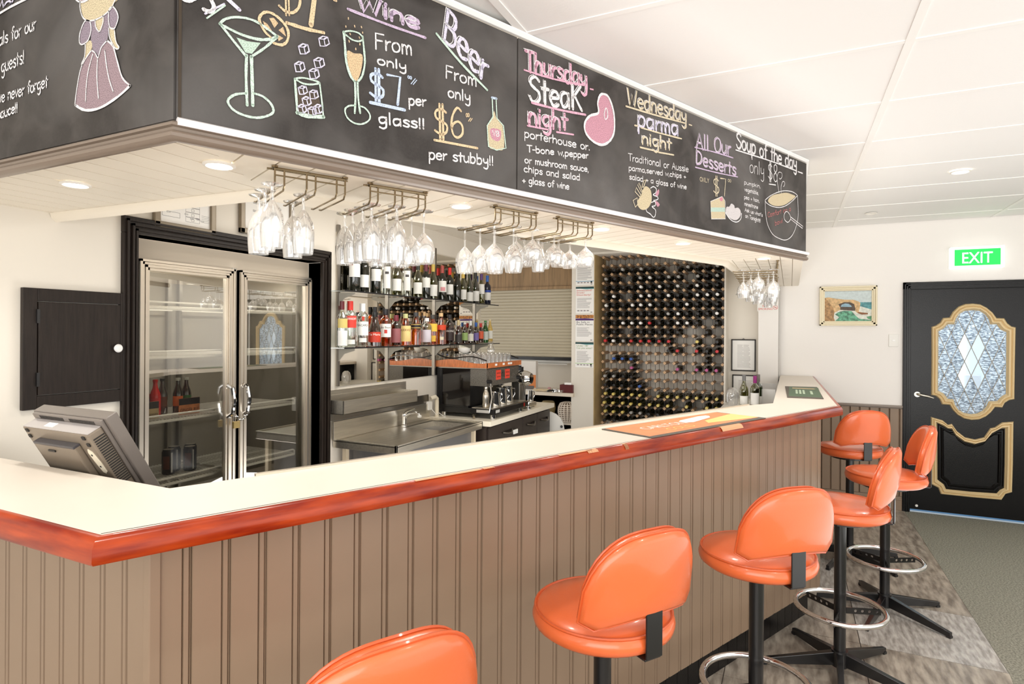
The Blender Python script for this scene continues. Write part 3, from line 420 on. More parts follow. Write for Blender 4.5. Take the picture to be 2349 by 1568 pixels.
GL = {'a': ("~5,5 3.5,6 1,5.2 .5,2.5 1.5,.3 3.5,.5 5,2.5|5,6 5.2,.1", 6.6), 'b': (".5,10 .5,0|~.5,4 2,6 4.3,5.5 5,3 4,.5 2,0 .5,1.5", 6.4), 'c': ("~4.8,5 3,6 1,5 .3,3 1,.8 3,0 5,1", 6),
'd': ("5,10 5.1,0|~5,4.5 3.5,6 1,5.2 .4,3 1.2,.5 3.2,0 5,1.5", 6.6), 'e': ("~.6,3.2 4.8,3.4 4.5,5.2 3,6 1.2,5.2 .4,3 1.2,.7 3,0 5,1", 6.2), 'f': ("~4.5,9.3 3.2,10 2.1,8.5 2,5 2,0|.3,6 4,6", 4.6),
'g': ("~5,5 3.5,6 1,5.2 .5,3 1.5,.8 3.5,1 5,2.8|~5,6 5,1 4.8,-2.5 3,-4 .8,-3", 6.4), 'h': (".5,10 .5,0|~.5,3.2 2,5.8 4,5.6 4.8,3.5 4.8,0", 6.2), 'i': (".8,6 .8,0|.8,8 .9,8.6", 2.6),
'k': (".5,9 .5,0|4.2,6 .6,2.6|1.6,3.4 4.5,0", 5.6), 'l': (".8,10 .9,0", 2.8), 'm': (".5,6 .5,0|~.5,3.8 1.6,5.9 3,5.2 3.4,2.5 3.5,0|~3.5,3.8 4.8,5.9 6.2,5.2 6.6,2.5 6.6,0", 8), 'n': (".5,6 .5,0|~.5,3.4 2,5.9 4,5.5 4.8,3.2 4.8,0", 6.2),
'o': ("~3,6 1,5 .4,3 1.2,.6 3,0 4.8,1 5.4,3.2 4.6,5.2 3,6", 6.6), 'p': (".5,6 .5,-4|~.5,4 2,6 4.3,5.5 5,3 4,.5 2,0 .5,1.5", 6.2), 'r': (".6,6 .6,0|~.6,3.2 1.7,5.2 3.6,5.9", 4.4), 's': ("~4.4,5.2 2.8,6 .9,5.2 1.2,3.8 3.6,2.7 4.4,1.3 3,0 .5,.8", 5.4),
't': ("2,9 1.9,.2|.2,6 4,6.2", 4.8), 'u': ("~.5,6 .5,2.4 1.6,.3 3.4,.4 4.8,2.4|4.8,6 4.9,0", 6.2), 'v': (".3,6 2.4,0 4.6,6", 5.4), 'w': (".3,6 1.8,0 3.3,5 4.9,0 6.4,6", 7.2), 'y': ("~.5,6 .8,2.9 2.4,1.8 4.6,3|~4.8,6 4.9,0 4.5,-3 2.8,-4 .8,-3", 6.2),
'A': (".3,0 3.5,10 6.5,0|1.4,4 5.4,4", 7.6), 'B': ("1,10 .7,0|~1,10 4.5,9.6 5.2,7.6 4,5.6 .9,5.2|~.9,5.2 5,4.8 5.8,2.4 4,.3 .7,0", 7), 'C': ("~6,8.5 4,10 1.4,8.6 .5,5 1.4,1.3 4,0 6.2,1.4", 7.2), 'D': ("1,10 .8,0|~1,10 4.5,9 6.2,5.4 4.8,1.5 .8,0", 7.4),
'F': ("6,9.8 .9,10 .8,0|.9,5.6 5,5.6", 6.8), 'K': ("1,10 1,0|6,10 1.1,4.6|~2.2,5.6 4.4,2.6 6.6,0", 7.4), 'L': ("1,10 1,0 5.6,.2", 6.4), 'M': (".6,0 1,10 4,4 7,10 7.6,0", 8.6), 'N': ("1,0 1,10 6,0 6,10", 7.4), 'O': ("~3.6,10 1.2,8.4 .5,5 1.4,1.4 3.7,0 6,1.6 6.8,5 6,8.6 3.6,10", 7.8),
'S': ("~5.6,8.6 3.6,10 1.2,9 .9,7 3,5.6 5.4,4.2 5.9,2 4,.1 1.6,.4 .4,2", 7), 'T': (".2,9.8 6.6,10|3.4,10 3.5,0", 7), 'V': (".4,10 3.4,0 6.4,10", 7.4), 'W': (".3,10 2.3,0 4.3,7 6.4,0 8.4,10", 9.4), 'Y': (".4,10 3.2,5.2 6,10|3.2,5.2 3.2,0", 7),
'0': ("~3,10 1,8 .5,5 1.2,1.4 3,0 5,1.6 5.6,5 5,8.4 3,10", 6.6), '1': ("3,10 3,0", 4), '6': ("~5,9 3.4,10 1.4,7.6 .6,4 1.4,.8 3.4,0 5.4,1.4 5.4,4 3.6,5.4 1.4,4.4 .8,3", 7), '7': (".4,9.8 5.6,10 4.4,0", 6.6), '8': ("~3.4,10 1.4,9 1.4,6.8 3.2,5.4 5.2,3.6 5.4,1.4 3.4,0 1.2,1.2 1.2,3.6 3.4,5.4 5,7 5,9.2 3.4,10", 6.8),
'$': ("~5.4,8 3.4,9 1,8 1.2,6 3.4,5 5.6,3.8 5.4,1.6 3.2,.6 .6,1.8|2.7,10.6 2.7,-1|4,10.6 4,-1", 7), '!': (".8,9 .8,2.6|.8,.6 .9,0", 2.6), ',': ("1,.8 .4,-1.4", 2.6), '.': (".8,.6 .9,0", 2), '+': ("2.6,5.4 2.6,.8|.4,3.2 4.8,3.2", 5.6), '-': (".4,4 3.6,4.2", 4.4), "'": (".8,10 .6,8", 2), ' ': ("", 4.6)}
def smooth_pts(p, closed=False, k=4):
    if len(p) < 3: return p
    out = []; n = len(p)
    for i in range(n if closed else n - 1):
        g = lambda j: p[j % n] if closed else p[max(0, min(n - 1, j))]
        a, b, c, d = g(i - 1), g(i), g(i + 1), g(i + 2)
        for t in range(k):
            t /= k; out.append(tuple(.5 * ((2 * b[q]) + (-a[q] + c[q]) * t + (2 * a[q] - 5 * b[q] + 4 * c[q] - d[q]) * t * t + (-a[q] + 3 * b[q] - 3 * c[q] + d[q]) * t ** 3) for q in (0, 1)))
    if not closed: out.append(p[-1])
    return out
def glyphs(txt, u0, v0, u1, v1, H):
    """single-stroke hand lettering laid along a base line; returns polylines"""
    wid = sum(GL[c][1] for c in txt); L = math.hypot(u1 - u0, v1 - v0); k = L / wid; dx, dy = (u1 - u0) / L, (v1 - v0) / L; res = []; x = 0
    for c in txt:
        st, w = GL[c]; jit = random.uniform(-.25, .25)
        for s in (st.split('|') if st else []):
            sm = s[0] == '~'; pts = [tuple(float(q) for q in t.split(',')) for t in s.lstrip('~').split()]
            if sm: pts = smooth_pts(pts, k=3)
            res.append([(u0 + (x + a) * k * dx - (b + jit) * H / 10 * dy * .25, v0 + (x + a) * k * dy + (b + jit) * H / 10) for a, b in pts])
        x += w
        if c == ' ': res.append(None)
    return res
def ribbon(mb, pts, w, z, closed=False):
    n = len(pts); vs = []; hw = w / 2
    for i in range(n):
        a = Vector(pts[i - 1] if (i or closed) else pts[0]); b = Vector(pts[(i + 1) % n] if (i < n - 1 or closed) else pts[-1]); t = (b - a)
        if t.length < 1e-7: t = Vector((1, 0))
        t.normalize(); nn = Vector((-t.y, t.x)); h = hw * random.uniform(.8, 1.15)
        p = Vector(pts[i]); vs += [(*(p + nn * h), z), (*(p - nn * h), z)]
    fs = [(2 * i, 2 * i + 1, (2 * i + 3) % (2 * n), (2 * i + 2) % (2 * n)) for i in range(n if closed else n - 1)]
    mb.add(vs, fs)
    if not closed:
        for p in (pts[0], pts[-1]): mb.add([(p[0] + hw * math.cos(a), p[1] + hw * math.sin(a), z) for a in [PI * q / 3 for q in range(6)]], [range(6)])
FR = {'A': planeM((.8755, 1.266, 0), (0, -1, 0), (0, 0, 1)), 'B': planeM(BC, bd, (0, 0, 1))}; FR['C'] = FR['B']
boards = {}
for k, u0, u1, lab in (('A', -1.43, 0, 'left-hand blackboard with a chalk lady in a hat and lilac dress'), ('B', 0, 1.017, 'blackboard with chalk cocktails, wine and beer prices above the bar'), ('C', 1.023, 3.262, 'far blackboard listing Thursday steak night and Wednesday parma night')):
    t = thing('chalkboard', lab, 'chalkboard'); bb = MB().box(u0, u1, 2.078, CZ - .02, -.012 if k == 'A' else -.002, .006).build('slate_panel', bbm, t); bb.matrix_basis = FR[k]; boards[k] = t
edge_m = mat('blackboard_edge', (60, 48, 34), .5)
e = MB().box(.003, .009, 2.078, CZ - .02, .0, .008).build('edge_strip', edge_m, boards['B']); e.matrix_basis = FR['B']
def chalk_obj(name, board, mb, ms, label=None):
    o = mb.build(name, ms, boards[board]); o.matrix_basis = FR[board]
    if label: o['label'] = label
    return o
Z0 = .0068
for i, (bd_, txt, u0, v0, u1, v1, H, col, w, dbl) in enumerate(CH_T):
    gl_all = glyphs(txt, u0, v0, u1, v1, H); sc = .0011; words = [[]]
    for g in gl_all:
        if g is None: words.append([])
        else: words[-1].append(g)
    for gl, wtxt in zip(words, txt.split(' ')):
        mb = MB()
        for g in gl: ribbon(mb, g, w * sc * (1.7 if dbl else 1.05), Z0 + .001)
        ms = [CH[col]]
        if dbl:
            ms.append(CH['w']); mb.cur = 1
            for g in gl: ribbon(mb, [(a - w * sc * 1.35, b + w * sc * .7) for a, b in g], w * sc * .4, Z0 + .0014)
        chalk_obj('lettering', bd_, mb, ms, 'chalk word ' + wtxt)
def tri_fill(mb, pts, z):
    mb.add([(a, b, z) for a, b in pts], [list(range(len(pts)))])
for q_, (b, pts, col, sm) in enumerate(CH_F):
    p = smooth_pts(pts, True, 3) if sm else pts
    bm = bmesh.new(); vs = [bm.verts.new((a, c, Z0 + .0003 + .00001 * (q_ % 50))) for a, c in p]; bm.faces.new(vs); bmesh.ops.triangulate(bm, faces=bm.faces); bm.verts.index_update()
    mb = MB(); mb.add([tuple(v.co) for v in bm.verts], [[v.index for v in f.verts] for f in bm.faces]); bm.free()
    chalk_obj('chalk_shading', b, mb, [CHF[col]])
for (b, pts, col, w, cl_, sm) in CH_S:
    mb = MB(); ribbon(mb, smooth_pts(pts, bool(cl_), 4) if sm else pts, w * .00115, Z0 + .0018, bool(cl_))
    chalk_obj('chalk_stroke', b, mb, [CH[col]])

# ------------------------------------------------------------------ the bar counter
TZ = 1.195
ba = R(-25.4); ud = Vector((math.cos(ba), math.sin(ba), 0)); un = Vector((math.sin(ba), -math.cos(ba), 0))
bar = thing('bar_counter', 'long angled bar counter with cream top, red timber edge and taupe boarded front', 'bar')
co = [(.70, 2.69), (.70, 1.229), (3.805, -.244), (6.35, -.195)]; ci = [(6.35, .087), (3.76, .09), (3.60, .205), (.985, 1.437), (.978, 2.69)]
MB().prism(co + ci, TZ - .032, TZ).build('worktop', lam, bar, bev=.002)
rim = sweep(co, [(-.006, TZ - .045), (-.006, TZ - .0015), (.004, TZ + .0005), (.014, TZ - .002), (.021, TZ - .009), (.0225, TZ - .014), (.026, TZ - .018), (.027, TZ - .046), (.023, TZ - .052), (-.006, TZ - .052)])
rim.build('timber_edge', red_wood, bar, smooth=True)
# worn patches where the varnish has chipped away
def on_rim(u, z, o): p = Vector((.70, 1.229, 0)) + ud * u + un * o; return (p.x, p.y, z)
chips = MB()
for (u, du, z0, z1) in ((2.20, .17, TZ - .022, TZ + .0018), (1.37, .05, TZ - .010, TZ + .0018), (1.56, .018, TZ - .028, TZ - .018), (.93, .04, TZ - .006, TZ + .0018), (.70, .22, TZ - .004, TZ + .0018), (1.24, .16, TZ - .004, TZ + .0018)):
    n = 12; pr = [(.0145, TZ - .0015), (.0220, TZ - .0085), (.0268, TZ - .018), (.0272, TZ - .035)]
    top = [on_rim(u + du * i / n, TZ + .0012, .004) for i in range(n + 1)]
    vs = list(top); rows = [top]
    for (o_, z_) in pr:
        if z_ < z0: break
        row = [on_rim(u + du * i / n + .004 * math.sin(i * 2.1), z_ + .001, o_ + .0004) for i in range(n + 1)]; rows.append(row)
    # ragged lower margin
    for a, b in zip(rows[:-1], rows[1:]):
        for i in range(n):
            chips.add([a[i], a[i + 1], b[i + 1], b[i]], [(0, 1, 2, 3)])
chips.build('chipped_patch', worn_wood, bar)
MB().add([on_rim(0.0, TZ + .0004, -.006), on_rim(3.42, TZ + .0004, -.006), on_rim(3.42, TZ + .0004, -.009), on_rim(0, TZ + .0004, -.009)], [(0, 1, 2, 3)]).build('joint_line', mat('dark_joint', (70, 52, 44), .8), bar)
# boarded front
PC = Vector((.819, 1.262, 0)); PL_ = 3.325; PF = PC + ud * PL_
core_p = [(PC.x, 2.69), (PC.x, PC.y), (PF.x, PF.y), (6.35, -.15), (6.35, -.03), (PF.x + .03, PF.y + .13), (PC.x + .1, PC.y + .05), (PC.x + .1, 2.69)]
ins = lambda p, d: p
MB().prism([(PC.x + .012, 2.69), (PC.x + .012, PC.y + .012), (PF.x, PF.y + .013), (6.35, -.137), (6.35, -.03), (PF.x + .04, PF.y + .12), (PC.x + .1, PC.y + .06), (PC.x + .1, 2.69)], .15, TZ - .034).build('carcass', blk, bar)
def board_mesh(w=.082, z0=.15, z1=TZ - .05):
    # local x along the wall, -y outwards; double groove with a bead between
    p = [(0, .014), (0, .007), (.003, 0), (w - .020, 0), (w - .0175, .006), (w - .015, .0005), (w - .006, .0005), (w - .0035, .006), (w - .001, .002), (w, .007), (w, .014)]
    return MB().prism(p, z0, z1).mesh('board')
bm_ = board_mesh()
n = int(PL_ / .082)
for i in range(n + 1):
    w = min(.082, PL_ - i * .082)
    if w < .02: break
    p = PC + ud * (i * .082 + .0)
    o = obj('board', bm_ if w > .081 else board_mesh(w), taupe, bar, (p.x, p.y, 0), ba)
for i in range(18):
    o = obj('board', bm_, taupe, bar, (PC.x, PC.y + (i + 1) * .082 - .003, 0), R(-90))
MB().prism([(PC.x - .003, PC.y + .018), (PC.x - .003, PC.y - .004), (PC.x + .017, PC.y - .013), (PC.x + .02, PC.y + .0), (PC.x + .012, PC.y + .02)], .15, TZ - .05).build('corner_strip', taupe, bar, bev=.002)
for i in range(31):
    if PF.x + .082 * i < 6.3: obj('board', bm_, taupe, bar, (PF.x + .082 * i + .005, -.152, 0), 0)
k1 = PC - un * .045 + ud * .03; k2 = PC - un * .045 + ud * (PL_ - .06)
kick = MB().prism([(k1.x, 2.69), (k1.x, k1.y), (k2.x, k2.y), (6.35, -.09), (6.35, -.06), (k2.x, k2.y + .06), (k1.x + .04, k1.y + .05), (k1.x + .04, 2.69)], .001, .15)
kick.build('kick_board', black_g, bar)
for i in range(40):
    p = k1 + ud * (i * .082)
    if i * .082 > PL_ - .2: break
    o = MB().box(0, .0795, -.006, 0, .002, .15).build('kick_strip', black_g, bar, loc=(p.x, p.y, 0), rotz=ba)
# inner raised lip
la = Vector((1.17, 1.342, 0)); lb = Vector((3.59, .209, 0))
t = (lb - la).normalized(); s_ = Vector((-t.y, t.x, 0))
MB().prism([(la + s_ * .0).to_2d()[:], lb.to_2d()[:], (lb + s_ * .016).to_2d()[:], (la + s_ * .016).to_2d()[:]], TZ - .03, TZ + .006).build('edge_strip', alu, bar)

# bar mats lying on the counter
def mat_thing(lab, corners, base, z=TZ + .001):
    t = thing('bar_mat', lab, 'bar mat')
    MB().prism([c[:2] for c in corners], z, z + .003).build('rubber_base', mat('mat_rubber', (96, 88, 80), .7), t)
    return t
om = mat_thing('orange beer mat with white lettering lying on the counter', [(2.378, .711), (2.272, .478), (3.055, .104), (3.160, .338)], None)
omm = mat('mat_orange', (236, 150, 104), .45, noise=.12, nscale=9)
fr_o = planeM(Vector((2.272, .478, TZ + .0042)), Vector((3.055 - 2.272, .104 - .478, 0)), Vector((.106, .233, 0)))
def flat(name, pts, m, parent, Mx, z=0, th=None):
    o = MB().add([(a, b, z) for a, b in pts], [list(range(len(pts)))]).build(name, m, parent); o.matrix_basis = parent_m(parent).inverted() @ Mx; return o
flat('printed_face', [(.012, .022), (.855, .022), (.855, .25), (.012, .25)], omm, om, fr_o)
flat('printed_band', [(.50, .07), (.86, .025), (.86, .17), (.55, .12)], mat('mat_yellow', (246, 208, 132), .5), om, fr_o, .0006)
flat('printed_bottle', [(.42, .14), (.46, .12), (.66, .16), (.70, .19), (.70, .21), (.64, .215), (.46, .19), (.42, .17)], mat('mat_white', (252, 244, 232), .5), om, fr_o, .0012)
cmw = MATS['mat_white']
lettering('CARLTON', .075, cmw, om, fr_o @ Matrix.Translation((.13, .125, .0008)), .30)
lettering('COLD', .06, MATS['mat_yellow'], om, fr_o @ Matrix.Translation((.20, .055, .0008)), .19)
gm = mat_thing('dark green beer mat lying on the far end of the counter', [(4.981, .035), (5.031, -.185), (4.139, -.19), (4.124, .016)], None)
fr_g = planeM(Vector((5.0, .03, TZ + .0042)), Vector((0, -1, 0)), Vector((1, 0, 0)))
fr_g = planeM(Vector((4.14, .015, TZ + .0042)), Vector((0, -1, 0)), Vector((1, 0, 0)))
flat('printed_face', [(.008, .06), (.198, .06), (.205, .82), (.008, .82)], mat('mat_green', (66, 96, 66), .5), gm, fr_g)
flat('printed_bottle', [(.03, .66), (.17, .66), (.185, .69), (.17, .72), (.03, .72)], mat('mat_tan', (220, 186, 140), .5), gm, fr_g, .0006)
for i in range(3): flat('printed_text', [(.05 + i * .022, .25), (.063 + i * .022, .25), (.063 + i * .022, .56), (.05 + i * .022, .56)], mat('mat_pale_print', (186, 206, 178), .5), gm, fr_g, .0006)
flat('printed_text', [(.14, .25), (.155, .25), (.155, .5), (.14, .5)], MATS['mat_pale_print'], gm, fr_g, .0006)

# ------------------------------------------------------------------ bar stools
def pad_outline():
    pts = []; hw = .20
    for i in range(25):
        s = -1 + 2 * i / 24; pts.append((s * hw, .830 + .25 * (max(0, 1 - abs(s) ** 2.7)) ** .55))
    for i in range(1, 12):
        s = 1 - 2 * i / 12; pts.append((s * (hw - .012), .820 + .034 * (1 - s * s)))
    pts[0] = (-hw + .003, .852); pts[24] = (hw - .003, .852)
    return pts
def pad_pt(a, z, dep):
    r = .30 + (z - .84) * .12 + dep; th = a / .30; return (r * math.cos(th) - .11, r * math.sin(th), z)
def make_stool(label):
    t = thing('bar_stool', label, 'bar stool')
    MB().lathe([(.0, .736), (.155, .736), (.187, .743), (.204, .756), (.208, .772), (.203, .789), (.196, .796)], 40, cap=False).lathe([(.196, .796), (.180, .806), (.12, .812), (0, .813)], 40, cap=False).build('seat', vinyl, t, smooth=True)
    MB().tube([(.199 * math.cos(a), .199 * math.sin(a), .797) for a in [2 * PI * i / 44 for i in range(44)]], .0042, 6, True).build('seat_piping', piping_m, t, smooth=True)
    MB().cyl((0, 0, .718), .12, .018, 24).build('seat_plate', blk, t)
    O = pad_outline(); cx, cz = 0, .945
    def ring(inset, dep): return [pad_pt(a * (1 - inset / .20), cz + (z - cz) * (1 - inset / .125), dep) for a, z in O]
    rings = [ring(.05, -.029), ring(.018, -.027), ring(.005, -.021), ring(0, -.013), ring(0, .013), ring(.005, .021), ring(.018, .027), ring(.05, .029)]
    vs = [p for r_ in rings for p in r_]; n = len(O); fs = []
    for j in range(len(rings) - 1):
        for i in range(n): k = (i + 1) % n; fs.append((j * n + i, j * n + k, (j + 1) * n + k, (j + 1) * n + i))
    mb = MB(); mb.add(vs, fs)
    for j, dep, sgn in ((0, -.034, 0), (len(rings) - 1, .034, 0)):     # close each face with a strip fan from the middle row
        base = rings[j]; mid = [pad_pt(a * .72 * .5, cz + (z - cz) * .3, dep) for a, z in O]; m0 = [pad_pt(0, cz, dep * 1.02)]
        mb.add(base + mid + m0, [(i, (i + 1) % n, n + (i + 1) % n, n + i) for i in range(n)] + [(n + i, n + (i + 1) % n, 2 * n) for i in range(n)])
    bm = bmesh.new(); me = mb.mesh('backrest'); bm.from_mesh(me); bmesh.ops.remove_doubles(bm, verts=bm.verts, dist=.0004); bmesh.ops.recalc_face_normals(bm, faces=bm.faces); bm.to_mesh(me); bm.free()
    me.polygons.foreach_set('use_smooth', [True] * len(me.polygons)); obj('backrest', me, vinyl, t)
    for dep in (-.014, .014): MB().tube([pad_pt(a * 1.006, cz + (z - cz) * 1.008, dep) for a, z in O], .0036, 6, True).build('backrest_piping', piping_m, t, smooth=True)
    MB().box(.06, .212, -.028, .028, .738, .744).box(.212, .218, -.028, .028, .744, .87).build('back_bracket', blk, t, bev=.002)
    MB().cyl((0, 0, .05), .026, .665, 20).build('pole', blk, t, smooth=True)
    MB().cyl((0, 0, .025), .036, .075, 20).build('hub', blk, t, smooth=True)
    MB().tube([(.19 * math.cos(a), .19 * math.sin(a), .30) for a in [2 * PI * i / 48 for i in range(48)]], .0125, 10, True).build('foot_ring', chrome, t, smooth=True)
    for k in range(3):
        a0 = 2 * PI * k / 3 + .5; mb = MB(); mb.T = Matrix.Rotation(a0, 4, 'Z')
        xs = [.024, .055, .086, .117, .148, .183]; h = .014; zc = .288
        for q in range(5):
            x0, x1 = xs[q], xs[q + 1]; hc = (x0 + x1) / 2; r_ = .0075 if q > 0 else .0
            sq = [(x0, -h), (hc, -h), (x1, -h), (x1, 0), (x1, h), (hc, h), (x0, h), (x0, 0)]
            if r_:
                ho = [(hc + r_ * math.cos(R(225 + 45 * i)), r_ * math.sin(R(225 + 45 * i))) for i in range(8)]
                mb.add([(x, -.002, zc + z) for x, z in sq + ho] + [(x, .002, zc + z) for x, z in sq + ho], [(i, (i + 1) % 8, 8 + (i + 1) % 8, 8 + i) for i in range(8)] + [(16 + i, 24 + i, 24 + (i + 1) % 8, 16 + (i + 1) % 8) for i in range(8)])
            else: mb.box(x0, x1, -.002, .002, zc - h, zc + h)
        mb.build('ring_bracket', blk, t)
    for k in range(5):
        a0 = 2 * PI * k / 5; mb = MB(); mb.T = Matrix.Rotation(a0, 4, 'Z')
        mb.add([(.03, -.015, .03), (.35, -.010, .004), (.35, .010, .004), (.03, .015, .03), (.03, -.015, .092), (.35, -.010, .03), (.35, .010, .03), (.03, .015, .092)], [(3, 2, 1, 0), (4, 5, 6, 7), (0, 1, 5, 4), (1, 2, 6, 5), (2, 3, 7, 6), (3, 0, 4, 7)])
        l = mb.build('leg', blk, t, bev=.002)
        mb = MB(); mb.T = Matrix.Rotation(a0, 4, 'Z'); mb.box(.33, .352, -.012, .012, 0, .012).build('foot_pad', blk_pl, l)
    return t
stools = [((.92, .78), -120, 34, 'orange bar stool at the near corner of the bar, only its backrest in view'),
          ((1.681, .496), -125, 20, 'orange bar stool at the middle of the bar, nearest one showing its seat'),
          ((2.367, .109), -140, 50, 'orange bar stool with rounded back, third along the bar'),
          ((3.195, -.22), -100, 34, 'orange bar stool with chrome foot ring, turned side on, before the bar corner'),
          ((4.011, -.503), -90, 15, 'orange bar stool standing farthest right, in front of the black door'),
          ((4.834, -.39), -155, 10, 'farthest orange bar stool by the taupe boarded wall')]
st0 = make_stool(stools[0][3])
def set_base(t, deg, legdeg):
    t.rotation_euler = (0, 0, R(deg))
for i, (xy, a, la_, lb_) in enumerate(stools):
    s = st0 if i == 0 else dup(st0)
    s.location = (xy[0], xy[1], .001); s.rotation_euler = (0, 0, R(a)); s['label'] = lb_; s['group'] = 'orange bar stools along the bar'
    # the swivel base keeps its own heading
    for ch in s.children:
        if ch.name.split('.')[0] in ('leg', 'hub'): ch.rotation_euler = (0, 0, R(la_ - a))

# ------------------------------------------------------------------ the door frame and the glass-door fridge
dfm = struct(MB().box(1.613, 1.68, WY - .022, WY + .1, 0, 2.037).box(2.842, 2.92, WY - .022, WY + .1, 0, 2.037).box(1.613, 2.92, WY - .022, WY + .1, 2.037, 2.112).build('door_2', black_w, bev=.003))
for dx, dd in ((.012, .008), (.032, .014), (.052, .006)):
    MB().box(1.613 + dx, 1.613 + dx + .010, WY - .022 - dd, WY - .02, 0, 2.112 - dx).box(2.92 - dx - .010, 2.92 - dx, WY - .022 - dd, WY - .02, 0, 2.112 - dx).box(1.613 + dx, 2.92 - dx, WY - .022 - dd, WY - .02, 2.112 - dx - .010, 2.112 - dx).build('moulding', black_w, dfm)
FY = 2.79
fr = thing('display_fridge', 'two-door glass drinks fridge with aluminium frames set in a black door frame', 'fridge', (2.3, FY, 0))
fi = mat('fridge_inside', (150, 143, 132), .5); fg = mat('fridge_grey', (196, 188, 174), .5)
def fbox(name, b, m, bev=0, parent=None):
    return MB().box(b[0] - 2.3, b[1] - 2.3, b[2] - FY, b[3] - FY, b[4], b[5]).build(name, m, parent or fr, bev=bev)
MB().box(-.6, .545, .55, .58, .1, 1.96).box(-.6, -.565, .03, .58, .1, 1.96).box(.51, .545, .03, .58, .1, 1.96).box(-.6, .545, .03, .58, .08, .14).build('cabinet', fi, fr)
MB().box(-.03, .03, .03, .08, .1, 1.94).build('mullion', mat('mullion_dark', (40, 38, 36), .4), fr)
fbox('header_panel', (1.69, 2.84, FY + .012, FY + .6, 1.935, 2.04), mat('cream_header', (214, 200, 180), .5))
fbox('filler_strip', (2.272, 2.303, FY + .01, FY + .03, .1, 1.95), fg)
for (a, b, hx) in ((1.745, 2.270, 2.236), (2.305, 2.845, 2.333)):
    w = .052; d_ = MB(); z0, z1 = .12, 1.938
    for q, hh in ((0, .022), (.013, .016), (.026, .020), (.039, .012)):
        for (x0, x1, zz0, zz1) in ((a + q, a + q + .011, z0, z1 - q), (b - q - .011, b - q, z0, z1 - q), (a + q, b - q, z1 - q - .011, z1 - q), (a + q, b - q, z0, z0 + .011)):
            d_.box(x0 - 2.3, x1 - 2.3, -hh, .012, zz0, zz1)
    d_.box(a - 2.3, a + w - 2.3, -.008, .012, z0, z1).box(b - w - 2.3, b - 2.3, -.008, .012, z0, z1).box(a - 2.3, b - 2.3, -.008, .012, z1 - w, z1)
    dr_ = d_.build('door', alu, fr)
    MB().box(a + w - 2.3, b - w - 2.3, .0, .004, z0 + w, z1 - w).build('pane', pane_m, dr_)
    MB().tube([(hx - 2.3, -.012, 1.30), (hx - 2.3, -.045, 1.285), (hx - 2.3, -.058, 1.22), (hx - 2.3, -.045, 1.15), (hx - 2.3, -.012, 1.13)], [.014, .011, .013, .011, .014], 8).build('handle', chrome, dr_, smooth=True)
for x in (1.728, 2.3 + .558): fbox('jamb_strip', (x, x + .012, FY + .0, FY + .02, .1, 1.95), blk)
wire = mat('white_wire_shelf', (248, 244, 236), .4)
for (x0, x1) in ((1.79, 2.26), (2.32, 2.79)):
    for z in (1.722, 1.473, 1.150, .826):
        mb = MB(); Y0, Y1 = .07, .50
        for k in range(26): xx = x0 + (x1 - x0) * k / 25; mb.box(xx - 2.3 - .0018, xx - 2.3 + .0018, Y0, Y1, z - .002, z + .001)
        for yy in (Y0, .2, .33, Y1): mb.box(x0 - 2.3, x1 - 2.3, yy - .004, yy + .004, z - .010, z - .003)
        mb.build('wire_shelf', wire, fr)
        MB().tube([(x0 - 2.3, Y0, z - .012), (x1 - 2.3, Y0, z - .012)], .0065, 6).build('front_rail', wire, fr)
        MB().tube([(x0 - 2.3, Y0, z + .02), (x1 - 2.3 - .01, Y0, z + .02), (x1 - 2.3, Y0, z + .012), (x1 - 2.3, Y0, z - .01)], .0055, 6).build('front_rail', wire, fr)
for x in (1.80, 2.26, 2.33, 2.78): fbox('shelf_upright', (x - .01, x + .01, FY + .52, FY + .545, .15, 1.9), steel_d)
# chain and padlock
ch = thing('padlock_and_chain', 'brass padlock with a steel chain looped through both fridge handles', 'padlock', (2.25, 2.735, 1.09))
for k in range(9):
    a = k / 8; px, pz = -.012 + .095 * a, .055 - .035 * math.sin(a * PI)
    pts = [(px + .009 * math.cos(q) , (.003 * math.sin(q) if k % 2 else 0), pz + (0 if k % 2 else .006 * math.sin(q))) for q in [2 * PI * i / 10 for i in range(10)]]
    MB().tube(pts, .0018, 5, True).build('chain_link', chrome, ch, smooth=True)
MB().tube([(-.012, 0, .015), (-.012, 0, .04), (0, 0, .05), (.012, 0, .04), (.012, 0, .015)], .003, 6).build('shackle', chrome, ch)
MB().box(-.02, .02, -.008, .008, -.022, .016).build('lock_body', mat('brass_lock', (206, 180, 120), .3, metal=.8), ch, bev=.002)

# small black cupboard door in the wall
cb = thing('wall_cupboard', 'square black wall cupboard with a chipped white knob beside the fridge', 'cupboard', (1.43, WY, 1.285))
MB().box(-.194, -.145, -.02, 0, 0, .478).box(.172, .186, -.02, 0, 0, .478).box(-.145, .172, -.02, 0, 0, .052).box(-.145, .172, -.02, 0, .428, .478).build('frame', black_w, cb, bev=.002)
dd = MB().box(-.143, .170, -.024, -.002, .055, .425).build('door', black_w, cb, bev=.002)
MB().lathe([(.0, -.052), (.014, -.050), (.0185, -.044), (.016, -.036), (.009, -.032), (.009, -.022)], 16, (.15, 0, .235), 'y').build('knob', mat('chipped_white', (238, 236, 234), .25, noise=.0), dd, smooth=True)
for z in (.09, .34): MB().box(-.15, -.140, -.028, -.02, z, z + .055).build('hinge', blk, dd)

